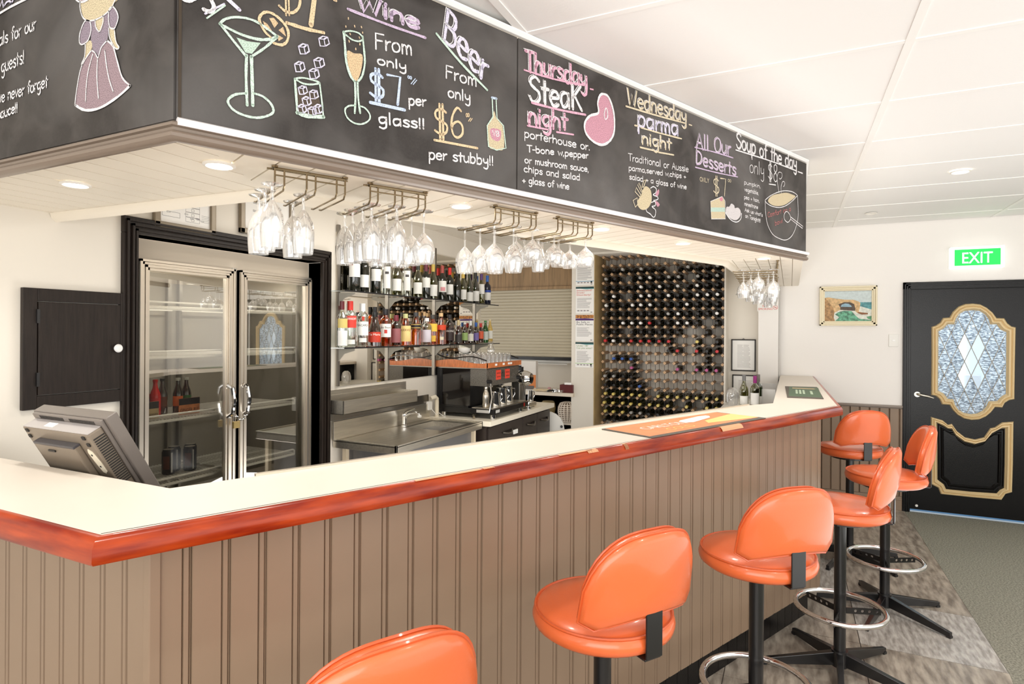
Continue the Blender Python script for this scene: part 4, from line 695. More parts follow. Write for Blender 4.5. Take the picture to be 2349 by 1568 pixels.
# framed plans on the wall above the fridge
def framed(lab, x0, x1, z0, z1, kind, tilt=0):
    t = thing('framed_plan', lab, 'picture', ((x0 + x1) / 2, WY - .002, z0)); w = x1 - x0; h = z1 - z0; fw_ = .030
    fm = mat('taupe_frame', (136, 124, 106), .35, metal=.3)
    for b in ((-w / 2, -w / 2 + fw_, 0, h), (w / 2 - fw_, w / 2, 0, h), (-w / 2, w / 2, 0, fw_), (-w / 2, w / 2, h - fw_, h)):
        MB().box(b[0], b[1], -.022, 0, b[2], b[3]).build('frame_side', fm, t, bev=.004)
    MB().box(-w / 2 + fw_, w / 2 - fw_, -.010, 0, fw_, h - fw_).build('sheet', paper, t)
    ln = MB(); ink = mat('ink', (70, 66, 70), .8); y_ = -.0104
    def rect(a, b, c_, d_, th=.0012):
        for q in ((a, b, c_, c_ + th), (a, b, d_ - th, d_), (a, a + th, c_, d_), (b - th, b, c_, d_)): ln.add([(q[0], y_, q[2]), (q[1], y_, q[2]), (q[1], y_, q[3]), (q[0], y_, q[3])], [(0, 1, 2, 3)])
    random.seed(3 if kind else 5)
    if kind == 0:
        rect(-.12, -.03, .06, .085); rect(-.12, -.02, .12, .16)
        for i in range(6): rect(.0, .075, .05 + i * .024, .05 + (i + 1) * .024, .001)
        for i in range(5): rect(.03 + .0 * i, .045, .055 + i * .024, .068 + i * .024, .001)
        for i in range(14): x = random.uniform(-.1, .1); z = random.uniform(.045, .2); rect(x, x + .018, z, z + .006, .001)
        for i in range(5): rect(.085, .13, .06 + i * .008, .061 + i * .008, .0006)
    else:
        for j in range(4):
            z = .04 + j * .045; rect(-.10, .10, z, z + .002, .0008)
            for i in range(22): x = -.10 + i * .009; hh = random.uniform(.003, .011); rect(x, x + .006, z + .004, z + .004 + hh, .001)
    ln.build('plan_drawing', ink, t); return t
framed('taupe-framed building plan on the wall above the left fridge door', 1.752, 2.076, 2.085, 2.40, 0)
framed('taupe-framed site plan above the right fridge door, behind hanging glasses', 2.225, 2.60, 2.13, 2.43, 1)

# ------------------------------------------------------------------ mirror and bottle shelves
mr = tag(MB().box(2.98, 4.955, WY - .008, WY - .001, 1.238, 2.253).build('wall_mirror', mirror_m), 'large wall mirror behind the bottle shelves reflecting the wine rack', 'mirror')
MB().box(2.972, 2.982, WY - .014, WY, 1.225, 2.27).build('edge_strip', blk_pl, mr)
shf = thing('bottle_shelves', 'two dark-edged glass bottle shelves on grey uprights in front of the mirror', 'shelf', (3.9, WY, 1.24))
shm = glassy('shelf_glass', blend=.3, base=.15, tint=(190, 200, 190))
for z, x1 in ((1.862, 5.03), (1.498, 5.06)):
    MB().box(2.88 - 3.9, x1 - 3.9, -.165, -.012, z - .008 - 1.24, z - .001 - 1.24).build('shelf_plate', shm, shf)
    MB().box(2.88 - 3.9, x1 - 3.9, -.168, -.1645, z - .009 - 1.24, z - .0 - 1.24).build('shelf_edge', blk_pl, shf)
for x in (2.99, 3.52, 4.15, 4.84):
    MB().box(x - 3.9 - .011, x - 3.9 + .011, -.022, -.008, -.0, 1.06).build('upright', steel_d, shf)
    for z in (1.862, 1.498):
        MB().add([(x - 3.9 + s * .003, yy, zz) for s in (-1, 1) for yy, zz in ((-.02, z - 1.25), (-.155, z - 1.25), (-.155, z - 1.262), (-.07, z - 1.285), (-.022, z - 1.335))], [range(5), [9, 8, 7, 6, 5]] + [(i, 5 + i, 5 + (i + 1) % 5, (i + 1) % 5) for i in range(5)]).build('shelf_bracket', mat('bracket_grey', (170, 164, 152), .4), shf)

g_dark = mat('bottle_dark', (24, 26, 19), .06, spec=.7, coat=.5); g_olive = glassy('bottle_olive', rgb=(255, 255, 240), blend=.3, base=.10, tint=(150, 150, 84)); g_green = glassy('bottle_green', blend=.3, base=.10, tint=(104, 122, 66))
g_clear = glassy('bottle_clear', blend=.35, base=.14, tint=(236, 240, 236)); g_amber = glassy('bottle_amber', blend=.3, base=.08, tint=(244, 164, 70)); g_brown = glassy('bottle_brown', blend=.3, base=.08, tint=(140, 76, 44))
g_blue = mat('bottle_blue_black', (22, 26, 48), .06, coat=.5); g_beerg = mat('bottle_beer_green', (30, 84, 34), .08, coat=.5); g_gold = mat('bottle_gold', (206, 172, 92), .08, coat=.5)
lab_w = mat('label_white', (240, 238, 232), .6); lab_print = mat('label_print', (90, 86, 84), .6)
def capm(rgb): return mat('cap_%d_%d_%d' % rgb, rgb, .35)
def bottle_prof(kind, h, r):
    nk = r * .36
    if kind == 'bordeaux': return [(r * .9, 0), (r, .006), (r, h * .60), (r * .9, h * .67), (nk * 1.25, h * .735), (nk, h * .78), (nk, h)]
    if kind == 'burgundy': return [(r * .9, 0), (r, .006), (r, h * .48), (r * .9, h * .58), (r * .6, h * .68), (nk * 1.1, h * .78), (nk, h * .84), (nk, h)]
    if kind == 'beer': return [(r * .9, 0), (r, .005), (r, h * .55), (r * .85, h * .64), (nk * 1.3, h * .78), (nk * 1.05, h * .88), (nk * 1.15, h)]
    if kind == 'cone': return [(r, 0), (r, .006), (r * .97, h * .40), (r * .86, h * .55), (r * .55, h * .75), (nk * 1.1, h * .86), (nk, h)]
    return [(r * .95, 0), (r, .006), (r, h * .66), (r * .88, h * .73), (nk * 1.3, h * .79), (nk * 1.1, h * .83), (nk * 1.1, h)]
def label_part(t, r, z0, z1, m, face, half=R(62), name='label', n=12, eps=.0009):
    vs = []
    for i in range(n + 1):
        a = face - half + 2 * half * i / n; vs += [((r + eps) * math.cos(a), (r + eps) * math.sin(a), z0), ((r + eps) * math.cos(a), (r + eps) * math.sin(a), z1)]
    return MB().add(vs, [(2 * i, 2 * i + 2, 2 * i + 3, 2 * i + 1) for i in range(n)]).build(name, m, t)
def bottle(lab, x, y, z, kind, h, r, gm_, cap=None, capz=.80, lb=(.2, .5), lbm=None, txt=None, tsz=.02, tcol=None, sub=None, group=None, face=None, seg=20, name='bottle', half=62, cat='bottle'):
    t = thing(name, lab, cat, (x, y, z), 0, group)
    if face is None: face = math.atan2(-y, -x) + R(random.uniform(-8, 14))
    MB().lathe([(p[0], p[1] + .001) for p in bottle_prof(kind, h, r)], seg).build('glass_body', gm_, t, smooth=True)
    nk = r * .36 * (1.12 if kind in ('beer', 'spirit') else 1)
    if cap: MB().lathe([(nk * 1.12, h * capz), (nk * 1.16, h * (capz + .01)), (nk * 1.16, h * 1.005), (0, h * 1.008)], 14).build('cap', capm(cap), t, smooth=True)
    if lb:
        lm = lbm or lab_w; label_part(t, r, h * lb[0], h * lb[1], lm, face, R(half))
        if sub:
            for (s0, s1, sc_, hf) in sub: label_part(t, r, h * s0, h * s1, mat('label_%d_%d_%d' % sc_, sc_, .5), face, R(hf), 'label_band', 8, .0016)
        if txt:
            w_ = min(.9 * 2 * r, .55 * tsz * len(txt) * 1.1)
            d_ = Vector((math.cos(face), math.sin(face), 0)); ux = Vector((-d_.y, d_.x, 0)); hh = h * (lb[0] + (lb[1] - lb[0]) * .66)
            me = text_mesh(txt, tsz, w_).copy(); me.materials.clear(); me.materials.append(mat('print_%d_%d_%d' % (tcol or (60, 56, 56)), tcol or (60, 56, 56), .6))
            for v in me.vertices:
                a = (v.co.x - w_ / 2) / r; v.co = Vector(((r + .002) * math.cos(face + a), (r + .002) * math.sin(face + a), hh + v.co.y))
            o = bpy.data.objects.new('lettering', me); COL.objects.link(o); o.parent = t
    return t
US, LS = 1.8625, 1.4985
random.seed(11)
gU = 'wine bottles standing on the upper mirror shelf'; gL = 'spirit and beer bottles standing on the lower mirror shelf'
UP = [(3.089, 'bordeaux', .30, .040, g_dark, (30, 26, 24), (.33, .62), 'large dark wine bottle at the left end of the upper shelf, white label'),
 (3.184, 'bordeaux', .29, .036, g_dark, (30, 26, 24), (.13, .42), 'dark wine bottle with a low white label, second on the upper shelf'),
 (3.309, 'bordeaux', .30, .037, g_dark, (30, 26, 24), (.30, .58), 'dark wine bottle with a tall white label, third on the upper shelf'),
 (3.436, 'bordeaux', .30, .037, g_clear, (210, 210, 206), (.16, .68), 'clear bottle with a tall narrow white label, left of a green wine bottle'),
 (3.555, 'burgundy', .30, .037, g_olive, (60, 60, 40), (.13, .42), 'olive green wine bottle between the two clear bottles on the upper shelf'),
 (3.680, 'bordeaux', .30, .037, g_clear, (210, 210, 206), (.16, .66), 'clear bottle with a tall white label, right of the olive green one'),
 (3.829, 'burgundy', .275, .037, g_olive, (46, 50, 44), (.12, .44), 'olive wine bottle with a dark cap on the upper shelf, low white label'),
 (3.940, 'bordeaux', .28, .036, g_dark, (110, 46, 60), (.32, .60), 'dark wine bottle with a maroon cap on the upper shelf'),
 (4.043, 'burgundy', .285, .037, g_olive, (206, 176, 84), (.10, .42), 'green wine bottle with a mustard cap, centre of the upper shelf'),
 (4.182, 'bordeaux', .29, .037, g_dark, (170, 74, 66), (.24, .56), 'dark wine bottle with a dull red cap and a pink flower on its label'),
 (4.301, 'bordeaux', .285, .036, g_dark, (214, 40, 36), (.20, .50), 'dark wine bottle with a bright red cap on the upper shelf'),
 (4.426, 'burgundy', .28, .036, g_dark, (40, 36, 34), None, 'plain black wine bottle without a pale label on the upper shelf'),
 (4.527, 'burgundy', .27, .037, g_olive, (222, 188, 92), (.10, .42), 'green wine bottle with a golden yellow cap, fifth from the shelf end'),
 (4.640, 'burgundy', .285, .036, g_green, (60, 66, 40), (.06, .34), 'slim dark green bottle with a white label low down, upper shelf'),
 (4.757, 'burgundy', .29, .037, g_green, (40, 38, 38), (.08, .40), 'green wine bottle with a black cap and a round mark on the label'),
 (4.870, 'burgundy', .285, .035, g_olive, (92, 60, 120), (.34, .66), 'green wine bottle with a purple cap near the upper shelf end'),
 (4.988, 'bordeaux', .28, .035, g_blue, (40, 96, 180), (.16, .42), 'dark bottle with a bright blue cap at the end of the upper shelf')]
for i, (x, k, h, r, g, cap, lb, lab) in enumerate(UP):
    sub = None
    if i == 9: sub = [(.27, .38, (224, 150, 156), 30)]
    if i == 16: sub = [(.43, .50, (40, 70, 160), 62)]
    if i in (3, 5): sub = [(.50, .56, (70, 66, 66), 20)]
    bottle(lab, x, 2.635, US, k, h, r, g, cap, .80 if k == 'burgundy' else .79, lb, None, None, sub=sub, group=gU, half=40 if i in (3, 5) else 60)
LO = [(2.954, 2.62, 'bordeaux', .295, .034, g_clear, (96, 22, 30), .82, (.03, .36), (238, 236, 232), None, None, [(.42, .62, (206, 186, 110), 60)], 'white-labelled bottle with a dark red cap at the left end of the lower shelf'),
 (3.042, 2.63, 'spirit', .30, .039, g_clear, (206, 50, 40), .80, (.42, .68), (214, 62, 50), 'SMIRNOFF', (250, 246, 240), [(.06, .16, (240, 238, 232), 40)], 'clear vodka bottle with a red cap and red badge label'),
 (3.167, 2.63, 'spirit', .29, .038, g_clear, (232, 232, 230), .82, (.26, .58), (240, 238, 234), 'BACARDI', (60, 56, 60), [(.60, .70, (190, 60, 40), 12), (.10, .20, (240, 238, 234), 34)], 'clear rum bottle with a white cap and wide white label'),
 (3.286, 2.62, 'cone', .235, .043, g_brown, (20, 18, 18), .86, (.12, .42), (196, 56, 34), 'Tia Maria', (248, 244, 236), None, 'squat dark liqueur bottle with a red swirl label'),
 (3.350, 2.672, 'spirit', .275, .029, g_amber, (18, 16, 18), .82, None, None, None, None, None, 'amber bottle with a black cap standing behind the squat liqueur bottle'),
 (3.417, 2.63, 'spirit', .262, .039, g_amber, (26, 22, 26), .84, (.24, .60), (242, 238, 230), 'Jim Beam', (50, 44, 44), [(.34, .44, (196, 60, 50), 14)], 'amber bourbon bottle with a black cap and big white label'),
 (3.530, 2.62, 'spirit', .222, .036, g_brown, (118, 40, 52), .80, (.10, .56), (150, 90, 92), None, None, None, 'reddish brown bottle with a maroon cap on the lower shelf'),
 (3.660, 2.63, 'cone', .236, .042, g_amber, (200, 200, 140), .86, (.12, .62), (236, 206, 136), 'CUERVO', (120, 70, 30), None, 'golden tequila bottle with a cream label on the lower shelf'),
 (3.796, 2.63, 'cone', .25, .040, g_amber, (60, 60, 62), .88, (.50, .66), (34, 30, 30), None, None, [(.62, .64, (214, 180, 96), 60), (.52, .54, (214, 180, 96), 60)], 'whisky bottle with a slanting black label on the lower shelf'),
 (3.917, 2.61, 'spirit', .21, .037, g_clear, (240, 238, 234), .88, (.10, .56), (206, 198, 206), None, None, None, 'short clear bottle with a white cap in front of the whiskies'),
 (3.974, 2.672, 'burgundy', .262, .029, g_brown, (220, 180, 130), .88, None, None, None, None, None, 'brown bottle with a cork-coloured top behind the short clear bottle'),
 (4.031, 2.63, 'spirit', .24, .038, g_amber, (70, 66, 60), .86, (.44, .70), (236, 196, 70), None, None, [(.10, .30, (240, 190, 70), 36)], 'amber bottle with a bright yellow label on the lower shelf'),
 (4.157, 2.63, 'cone', .258, .041, g_amber, (226, 190, 140), .89, (.46, .62), (214, 70, 36), None, None, [(.14, .24, (240, 226, 196), 20)], 'whisky bottle with a slanting red label on the lower shelf'),
 (4.296, 2.63, 'spirit', .248, .037, g_brown, (30, 26, 26), .86, (.12, .56), (50, 36, 34), 'KRONE', (236, 232, 224), None, 'dark bottle with upright white lettering on the lower shelf'),
 (4.428, 2.62, 'burgundy', .206, .032, g_brown, (222, 200, 150), .55, (.06, .40), (60, 56, 54), None, None, None, 'small bottle with a gold foil neck on the lower shelf'),
 (4.537, 2.62, 'beer', .185, .029, g_brown, (236, 236, 236), .93, (.16, .52), (158, 186, 112), None, None, None, 'beer bottle with a green label on the lower shelf'),
 (4.642, 2.62, 'beer', .205, .029, g_brown, (240, 240, 240), .76, (.10, .42), (232, 228, 216), None, None, None, 'beer bottle with a white foil neck and white label'),
 (4.743, 2.62, 'beer', .19, .029, g_brown, (40, 96, 180), .80, (.14, .50), (120, 104, 170), None, None, None, 'beer bottle with a blue neck and violet label'),
 (4.835, 2.62, 'beer', .185, .029, g_brown, (206, 50, 44), .80, (.22, .60), (224, 96, 60), None, None, None, 'beer bottle with a red neck and orange-red label'),
 (4.928, 2.62, 'beer', .21, .029, g_beerg, (60, 140, 70), .94, (.14, .52), (206, 214, 206), None, None, None, 'green glass beer bottle with a pale oval label'),
 (5.020, 2.62, 'beer', .225, .028, g_gold, (230, 214, 170), .95, (.18, .52), (232, 230, 220), None, None, None, 'pale gold beer bottle at the right end of the lower shelf')]
for (x, y_, k, h, r, g, cap, cz_, lb, lc_, tx, tc_, sub, lab) in LO:
    if k in ('spirit', 'cone'): r *= 1.08
    bottle(lab, x, y_, LS, k, h, r, g, cap, cz_, lb, mat('label_%d_%d_%d' % lc_, lc_, .5) if lc_ else None, tx, .02 if tx and len(tx) > 6 else .024, tc_, sub, gL)
random.seed(5)
# things standing behind: seen in the lower part of the mirror
# ------------------------------------------------------------------ sink bench
sk = thing('sink_bench', 'stainless steel sink bench with draining board and splashback', 'sink', (3.5, 2.45, 0)); ox, oy = 3.5, 2.45
def sb(name, b, m, bev=0, p=None): return MB().box(b[0] - ox, b[1] - ox, b[2] - oy, b[3] - oy, b[4], b[5]).build(name, m, p or sk, bev=bev)
sxy = (2.955, 4.075, 2.185, 2.69)
# top sheet with the bowl let in
bx = (3.60, 4.0, 2.27, 2.60)
mb = MB()
for q in ((sxy[0], bx[0], sxy[2], sxy[3]), (bx[1], sxy[1], sxy[2], sxy[3]), (bx[0], bx[1], sxy[2], bx[2]), (bx[0], bx[1], bx[3], sxy[3])): mb.box(q[0] - ox, q[1] - ox, q[2] - oy, q[3] - oy, .882, .890)
mb.box(sxy[0] - ox, sxy[1] - ox, sxy[2] - oy, sxy[2] + .016 - oy, .842, .898).box(sxy[0] - ox, sxy[0] + .014 - ox, sxy[2] - oy, sxy[3] - oy, .842, .898).box(sxy[1] - .014 - ox, sxy[1] - ox, sxy[2] - oy, sxy[3] - oy, .842, .898)
mb.build('bench_top', steel, sk, bev=.002)
MB().box(bx[0] - ox, bx[1] - ox, bx[2] - oy, bx[3] - oy, .74, .744).box(bx[0] - .003 - ox, bx[0] - ox, bx[2] - oy, bx[3] - oy, .74, .888).box(bx[1] - ox, bx[1] + .003 - ox, bx[2] - oy, bx[3] - oy, .74, .888).box(bx[0] - ox, bx[1] - ox, bx[2] - .003 - oy, bx[2] - oy, .74, .888).box(bx[0] - ox, bx[1] - ox, bx[3] - oy, bx[3] + .003 - oy, .74, .888).build('bowl', steel, sk)
sb('splashback', (2.94, 4.065, 2.672, 2.69, .89, 1.012), steel, .003)
sb('splashback', (2.94, 4.065, 2.684, 2.698, 1.016, 1.086), steel_d, .002)
sb('support_panel', (3.06, 4.03, 2.25, 2.66, .02, .842), mat('panel_grey', (130, 128, 128), .4, metal=.5)); 
for x, y_ in ((3.02, 2.24), (4.02, 2.24), (3.02, 2.64), (4.02, 2.64)): sb('leg', (x - .015, x + .015, y_ - .015, y_ + .015, 0, .842), mat('cream_leg', (222, 206, 178), .5))
sb('wall_plate', (2.935, 3.755, 2.690, 2.699, 1.168, 1.216), steel, 0)
sb('wall_plate', (2.935, 3.755, 2.690, 2.699, 1.08, 1.168), steel_d, 0)
tr = thing('bottle_trough', 'long stainless steel trough fixed to the wall above the sink', 'trough', (3.33, 2.63, 1.067))
MB().box(-.415, .405, -.062, -.056, 0, .090).box(-.415, .405, -.062, .056, 0, .005).box(-.415, -.410, -.062, .056, 0, .090).box(.400, .405, -.062, .056, 0, .09).box(-.415, .405, .052, .058, 0, .12).build('trough_body', steel, tr, bev=.001)
tp = thing('sink_tap', 'chrome mixer tap standing on the sink bench', 'tap', (3.66, 2.635, .89))
MB().lathe([(.026, 0), (.026, .006), (.019, .012), (.018, .06), (.021, .075), (.017, .09), (0, .092)], 18).build('tap_body', chrome, tp, smooth=True)
MB().tube([(0, 0, .06), (.0, -.05, .095), (.0, -.11, .105), (.0, -.135, .095), (.0, -.137, .08)], [.014, .012, .010, .010, .010], 10).build('spout', chrome, tp, smooth=True)
MB().tube([(0, .0, .088), (.005, -.03, .112), (.01, -.09, .135)], [.016, .012, .007], 8).build('lever', chrome, tp, smooth=True)
MB().box(-.012, .012, -.149, -.125, .07, .088).build('nozzle', white_pl, tp, bev=.003)
pp = thing('waste_pipe', 'cream plastic pipe elbow against the wall beside the coffee machine', 'pipe', (4.115, 2.64, .9))
MB().tube([(-.06, .02, .155), (-.02, 0, .165), (.0, 0, .15), (.004, 0, .12), (.004, 0, 0)], [.017, .018, .018, .017, .017], 12).build('pipe_run', mat('cream_pvc', (232, 222, 200), .4), pp, smooth=True)
MB().box(-.085, -.03, .02, .05, .06, .13).build('junction_box', white_pl, pp, bev=.003)
MB().tube([(-.05, .02, .07), (-.03, -.02, .02), (.02, -.01, .03), (.05, -.03, .005), (.10, -.02, .004)], .0028, 6).build('cord', white_pl, pp)

# ------------------------------------------------------------------ coffee counter and what stands on it
cc = thing('coffee_counter', 'cream-topped counter under the coffee machine with dark cupboards', 'counter', (4.8, 2.45, 0))
MB().box(-.72, .66, -.33, .245, .858, .90).build('worktop', mat('cream_top', (240, 232, 214), .3), cc, bev=.003)
dk = mat('dark_laminate', (54, 46, 42), .3)
MB().box(-.70, .62, -.28, .24, .06, .858).build('carcass', dk, cc)
for x0, x1 in ((-.68, -.04), (-.03, .29), (.30, .615)):
    d_ = MB().box(x0, x1, -.30, -.281, .08, .84).build('door', dk, cc, bev=.002)
    MB().tube([((x0 + x1) / 2 - .09, -.305, .77), ((x0 + x1) / 2 - .03, -.33, .755), ((x0 + x1) / 2 + .03, -.33, .755), ((x0 + x1) / 2 + .09, -.305, .77)], .009, 8).build('handle', steel_d, d_, smooth=True)
MB().box(-.29, -.21, -.333, -.325, .735, .77).build('paper_tag', paper, cc)
MB().box(-.74, -.70, .0, .26, .90, 1.16).build('backsplash', wall_b, cc) if 0 else None

cm = thing('coffee_machine', 'black two-group espresso machine with wooden trim and red button pads', 'coffee machine', (4.18, 2.14, .9))
W_, D_ = .68, .54
grn = mat('speckled_black', (30, 28, 28), .25, noise=.9, nscale=260, coat=.4, rgb2=(120, 114, 104)); smk = mat('smoked_panel', (22, 18, 16), .06, coat=.8)
MB().box(0, W_, 0, D_, .035, .080).build('base_tray', blk, cm, bev=.004)
MB().box(.012, W_ - .02, .012, .21, .080, .088).build('drip_grate', steel, cm)
MB().box(0, W_ - .06, .24, D_, .08, .405).build('body', blk, cm, bev=.004)
MB().box(-.004, .0, .22, D_ - .06, .10, .40).build('side_panel', smk, cm)
for i in range(4): MB().box(-.008, -.002, D_ - .055 + i * .014, D_ - .048 + i * .014, .10, .40).build('side_rib', blk_pl, cm)
MB().box(.0, W_ - .06, .07, .25, .262, .405).build('group_head_box', grn, cm, bev=.003)
wd = mat('walnut_trim', (196, 112, 62), .3, noise=.25, nscale=10, stretch=(2, 8, 2), coat=.2)
pr = []
for i in range(17): q = i / 16; pr.append((.05 + q * (D_ - .045), .455 + .012 * math.sin(q * 2 * PI * 1.05 + 3.4) + .012 * q))
vs = [(x_, yy, .410) for x_ in (-.012, .006) for yy, _ in pr] + [(x_, yy, zz) for x_ in (-.012, .006) for yy, zz in pr]
m_ = len(pr); mbw = MB(); fs = []
for i in range(m_ - 1): fs += [(i, i + 1, 2 * m_ + i + 1, 2 * m_ + i), (m_ + i, 3 * m_ + i, 3 * m_ + i + 1, m_ + i + 1), (2 * m_ + i, 2 * m_ + i + 1, 3 * m_ + i + 1, 3 * m_ + i), (i, m_ + i, m_ + i + 1, i + 1)]
mbw.add(vs, fs).build('wood_side', wd, cm)
MB().box(-.012, W_ - .05, .048, .064, .410, .452).build('wood_front', wd, cm, bev=.003)
for x in (.06, .20, .30, .345): MB().box(x + .05, x + .085, .0465, .048, .425, .442).build('paper_tag', paper, cm)
MB().box(0, W_ - .06, .07, D_, .40, .42).build('cup_tray', steel_d, cm)
pr2 = [(.07 + i / 16 * (D_ - .07), .47 + .05 * (i / 16) ** 1.3 + .02 * math.sin(i / 16 * 6)) for i in range(17)]
for x in (.0, W_ - .07): MB().tube([(x, a, b) for a, b in pr2], .006, 6).build('cup_rail', blk, cm)
redp = mat('red_button_pad', (226, 70, 50), .5)
for x in (.17, .34):
    p = MB().box(x, x + .085, .066, .07, .305, .385).build('button_pad', redp, cm)
    for i in range(4): MB().box(x + .010 + i * .018, x + .018 + i * .018, .0645, .066, .355, .363).box(x + .010 + i * .018, x + .018 + i * .018, .0645, .066, .325, .332).build('button', blk_pl, p)
MB().lathe([(.022, -.004), (.022, 0)], 18, (.295, .064, .345), 'y').build('pressure_gauge', steel_d, cm)
for x in (.19, .40):
    MB().cyl((x + .03, .16, .238), .034, .026, 18).build('group_head', chrome, cm, smooth=True)
MB().tube([(.03, .05, .30), (.02, .04, .24), (.0, .02, .18), (-.02, .03, .06)], .005, 8).build('steam_wand', chrome, cm, smooth=True)
MB().tube([(W_ - .05, .05, .30), (W_ - .03, .03, .2), (W_ - .03, .02, .13)], .004, 8).build('steam_wand', chrome, cm, smooth=True)
for x in (.02, W_ - .1): MB().cyl((x, .075, .30), .016, -.04, 12, 'y').build('steam_knob', blk_pl, cm)
MB().box(.03, .10, -.0012, .0, .048, .072).build('rating_plate', mat('silver_plate', (190, 188, 182), .4), cm)
MB().box(-.0012, 0, .04, .16, .048, .072).build('side_label', mat('label_pale', (196, 194, 190), .5), cm)
MB().box(W_ - .10, W_ - .08, -.003, 0, .045, .075).build('power_switch', mat('switch_red', (150, 30, 24), .3), cm)
for x, y_ in ((.04, .03), (W_ - .12, .03), (.04, D_ - .05), (W_ - .1, D_ - .05)): MB().cyl((x, y_, .001), .022, .036, 14).build('foot', chrome, cm)
MB().tube([(-.04, .16, .012), (.0, .19, .022), (.06, .2, .02), (.12, .26, .02)], .010, 8).build('hose', mat('braided_hose', (150, 140, 120), .4, metal=.6), cm, smooth=True)
def jug(lab, x, y_, h, r, gname, z=.989, taper=.82):
    t = thing('milk_jug', lab, 'jug', (x, y_, z), 0, gname)
    MB().lathe([(r * .96, 0.0005), (r, .006), (r, h * .3), (r * taper, h * .86), (r * (taper + .04), h), (r * (taper + .0), h - .002), (r * taper - .004, h * .8), (r * .9, .01), (0, .008)], 22, cap=False).build('jug_body', chrome, t, smooth=True)
    MB().tube([(r * .9, 0, h * .85), (r * 1.5, 0, h * .85), (r * 1.6, 0, h * .5), (r * 1.0, 0, h * .22)], .005, 7).build('handle', chrome, t, smooth=True); t.rotation_euler = (0, 0, R(-30)); return t
jg = 'stainless milk jugs on the coffee machine tray'
t = thing('drink_shaker', 'tall brushed steel bottle-shaped flask at the left of the machine tray', 'flask', (4.235, 2.245, .989))
MB().lathe([(.028, .0005), (.031, .008), (.031, .085), (.026, .115), (.016, .135), (.016, .145), (.021, .165), (.0, .165)], 22).build('flask_body', mat('brushed_steel', (206, 198, 186), .25, metal=1), t, smooth=True)
jug('small steel milk jug next to the bottle-shaped flask', 4.345, 2.215, .115, .044, jg)
jug('steel milk jug in the middle of the machine tray', 4.485, 2.225, .138, .049, jg)
jug('steel milk jug at the right of the machine tray', 4.625, 2.235, .138, .048, jg)
# cups and glasses stacked on top of the machine
random.seed(2)
gg = thing('tumbler', 'upturned clear tumbler on top of the coffee machine', 'glass', (4.3, 2.3, 1.321), 0, 'upturned tumblers on top of the coffee machine')
MB().lathe([(.036, .0), (.030, .092), (.028, .098), (0, .098)], 16, cap=False).build('tumbler_body', glass_c, gg, smooth=True)
tops_ = [(4.235 + .075 * i + .02 * (j % 2), 2.27 + j * .085, 1.321) for j in range(4) for i in range(7) if i < 7]
ords = ['front', 'second', 'third', 'back']; nums = ['first', 'second', 'third', 'fourth', 'fifth', 'sixth', 'seventh']
for q, p in enumerate(tops_):
    j, i = divmod(q, 7); lab = 'upturned clear tumbler on the coffee machine, %s row, %s from the left' % (ords[j], nums[i])
    if q == 0: gg.location = p; gg['label'] = lab
    else: dup(gg, p, label=lab)
bw = thing('white_bowl', 'white bowl among the tumblers on the coffee machine', 'bowl', (4.27, 2.47, 1.425)); MB().lathe([(.025, 0), (.045, .012), (.055, .04), (.052, .04), (.04, .014), (0, .008)], 24, cap=False).build('bowl_body', white_pl, bw, smooth=True)
jar = thing('glass_decanter', 'small glass decanter stacked above the tumblers', 'glass', (4.62, 2.40, 1.421)); MB().lathe([(.03, 0), (.034, .03), (.02, .06), (.016, .075), (.03, .095), (.0, .1)], 18).build('decanter_body', glass_c, jar, smooth=True)
# grinder, sugar box, small jug at the right end
gr = thing('coffee_grinder', 'small steel espresso grinder right of the coffee machine', 'grinder', (5.02, 2.27, .901))
MB().box(-.10, .13, -.09, .10, .004, .045).build('base', steel, gr, bev=.008)
MB().box(-.06, .08, .0, .09, .045, .26).build('tower', steel_d, gr, bev=.01)
MB().lathe([(.05, -.09), (.07, -.05), (.075, .0), (.05, .08)], 20, (.0, .0, .27), 'y').build('head', chrome, gr, smooth=True)
MB().cyl((.0, .04, .34), .045, .035, 20).cyl((0, .04, .375), .025, .012, 16).build('lid', blk_pl, gr)
for x in (-.06, .08): MB().cyl((x, -.07, 0), .012, .006, 10).build('foot', blk_pl, gr)
jug('slim steel jug with a wire handle at the end of the coffee counter', 5.13, 2.235, .10, .028, jg, .948)
tw = thing('tamper', 'round chrome tamper on the counter below the coffee machine', 'tamper', (4.93, 2.17, .901)); MB().lathe([(.028, 0), (.028, .018), (.012, .024), (.012, .04), (.016, .06), (0, .064)], 18).build('tamper_body', chrome, tw, smooth=True)

# ------------------------------------------------------------------ serving hatch: roller shutter, shelf, and what is on it
woodw = mat('brown_woodgrain', (146, 118, 84), .5, noise=.3, nscale=5, stretch=(1, 10, .6))
HX = 6.10
struct(MB().box(HX, HX + .06, 2.12, 4.0, 2.085, BZ + .02).box(HX - .015, HX, 2.12, 4.0, 2.085, 2.115).build('trim_10', woodw))
rs = thing('roller_shutter', 'closed beige roller shutter over the serving hatch', 'shutter', (HX + .02, 2.9, 1.32))
sl = mat('shutter_beige', (176, 166, 144), .45)
slm = MB().add([(0, -.80, 0), (-.006, -.80, .008), (-.008, -.80, .02), (-.002, -.80, .0335), (.01, -.80, .0335), (.01, -.80, 0), (0, .95, 0), (-.006, .95, .008), (-.008, .95, .02), (-.002, .95, .0335), (.01, .95, .0335), (.01, .95, 0)], [range(6), [11, 10, 9, 8, 7, 6]] + [(i, (i + 1) % 6, 6 + (i + 1) % 6, 6 + i) for i in range(6)]).mesh('slat')
for i in range(22): obj('slat', slm, sl, rs, (0, 0, .008 + i * .0348))
MB().box(-.012, .02, -.80, .95, -.03, .006).build('bottom_bar', blk, rs)
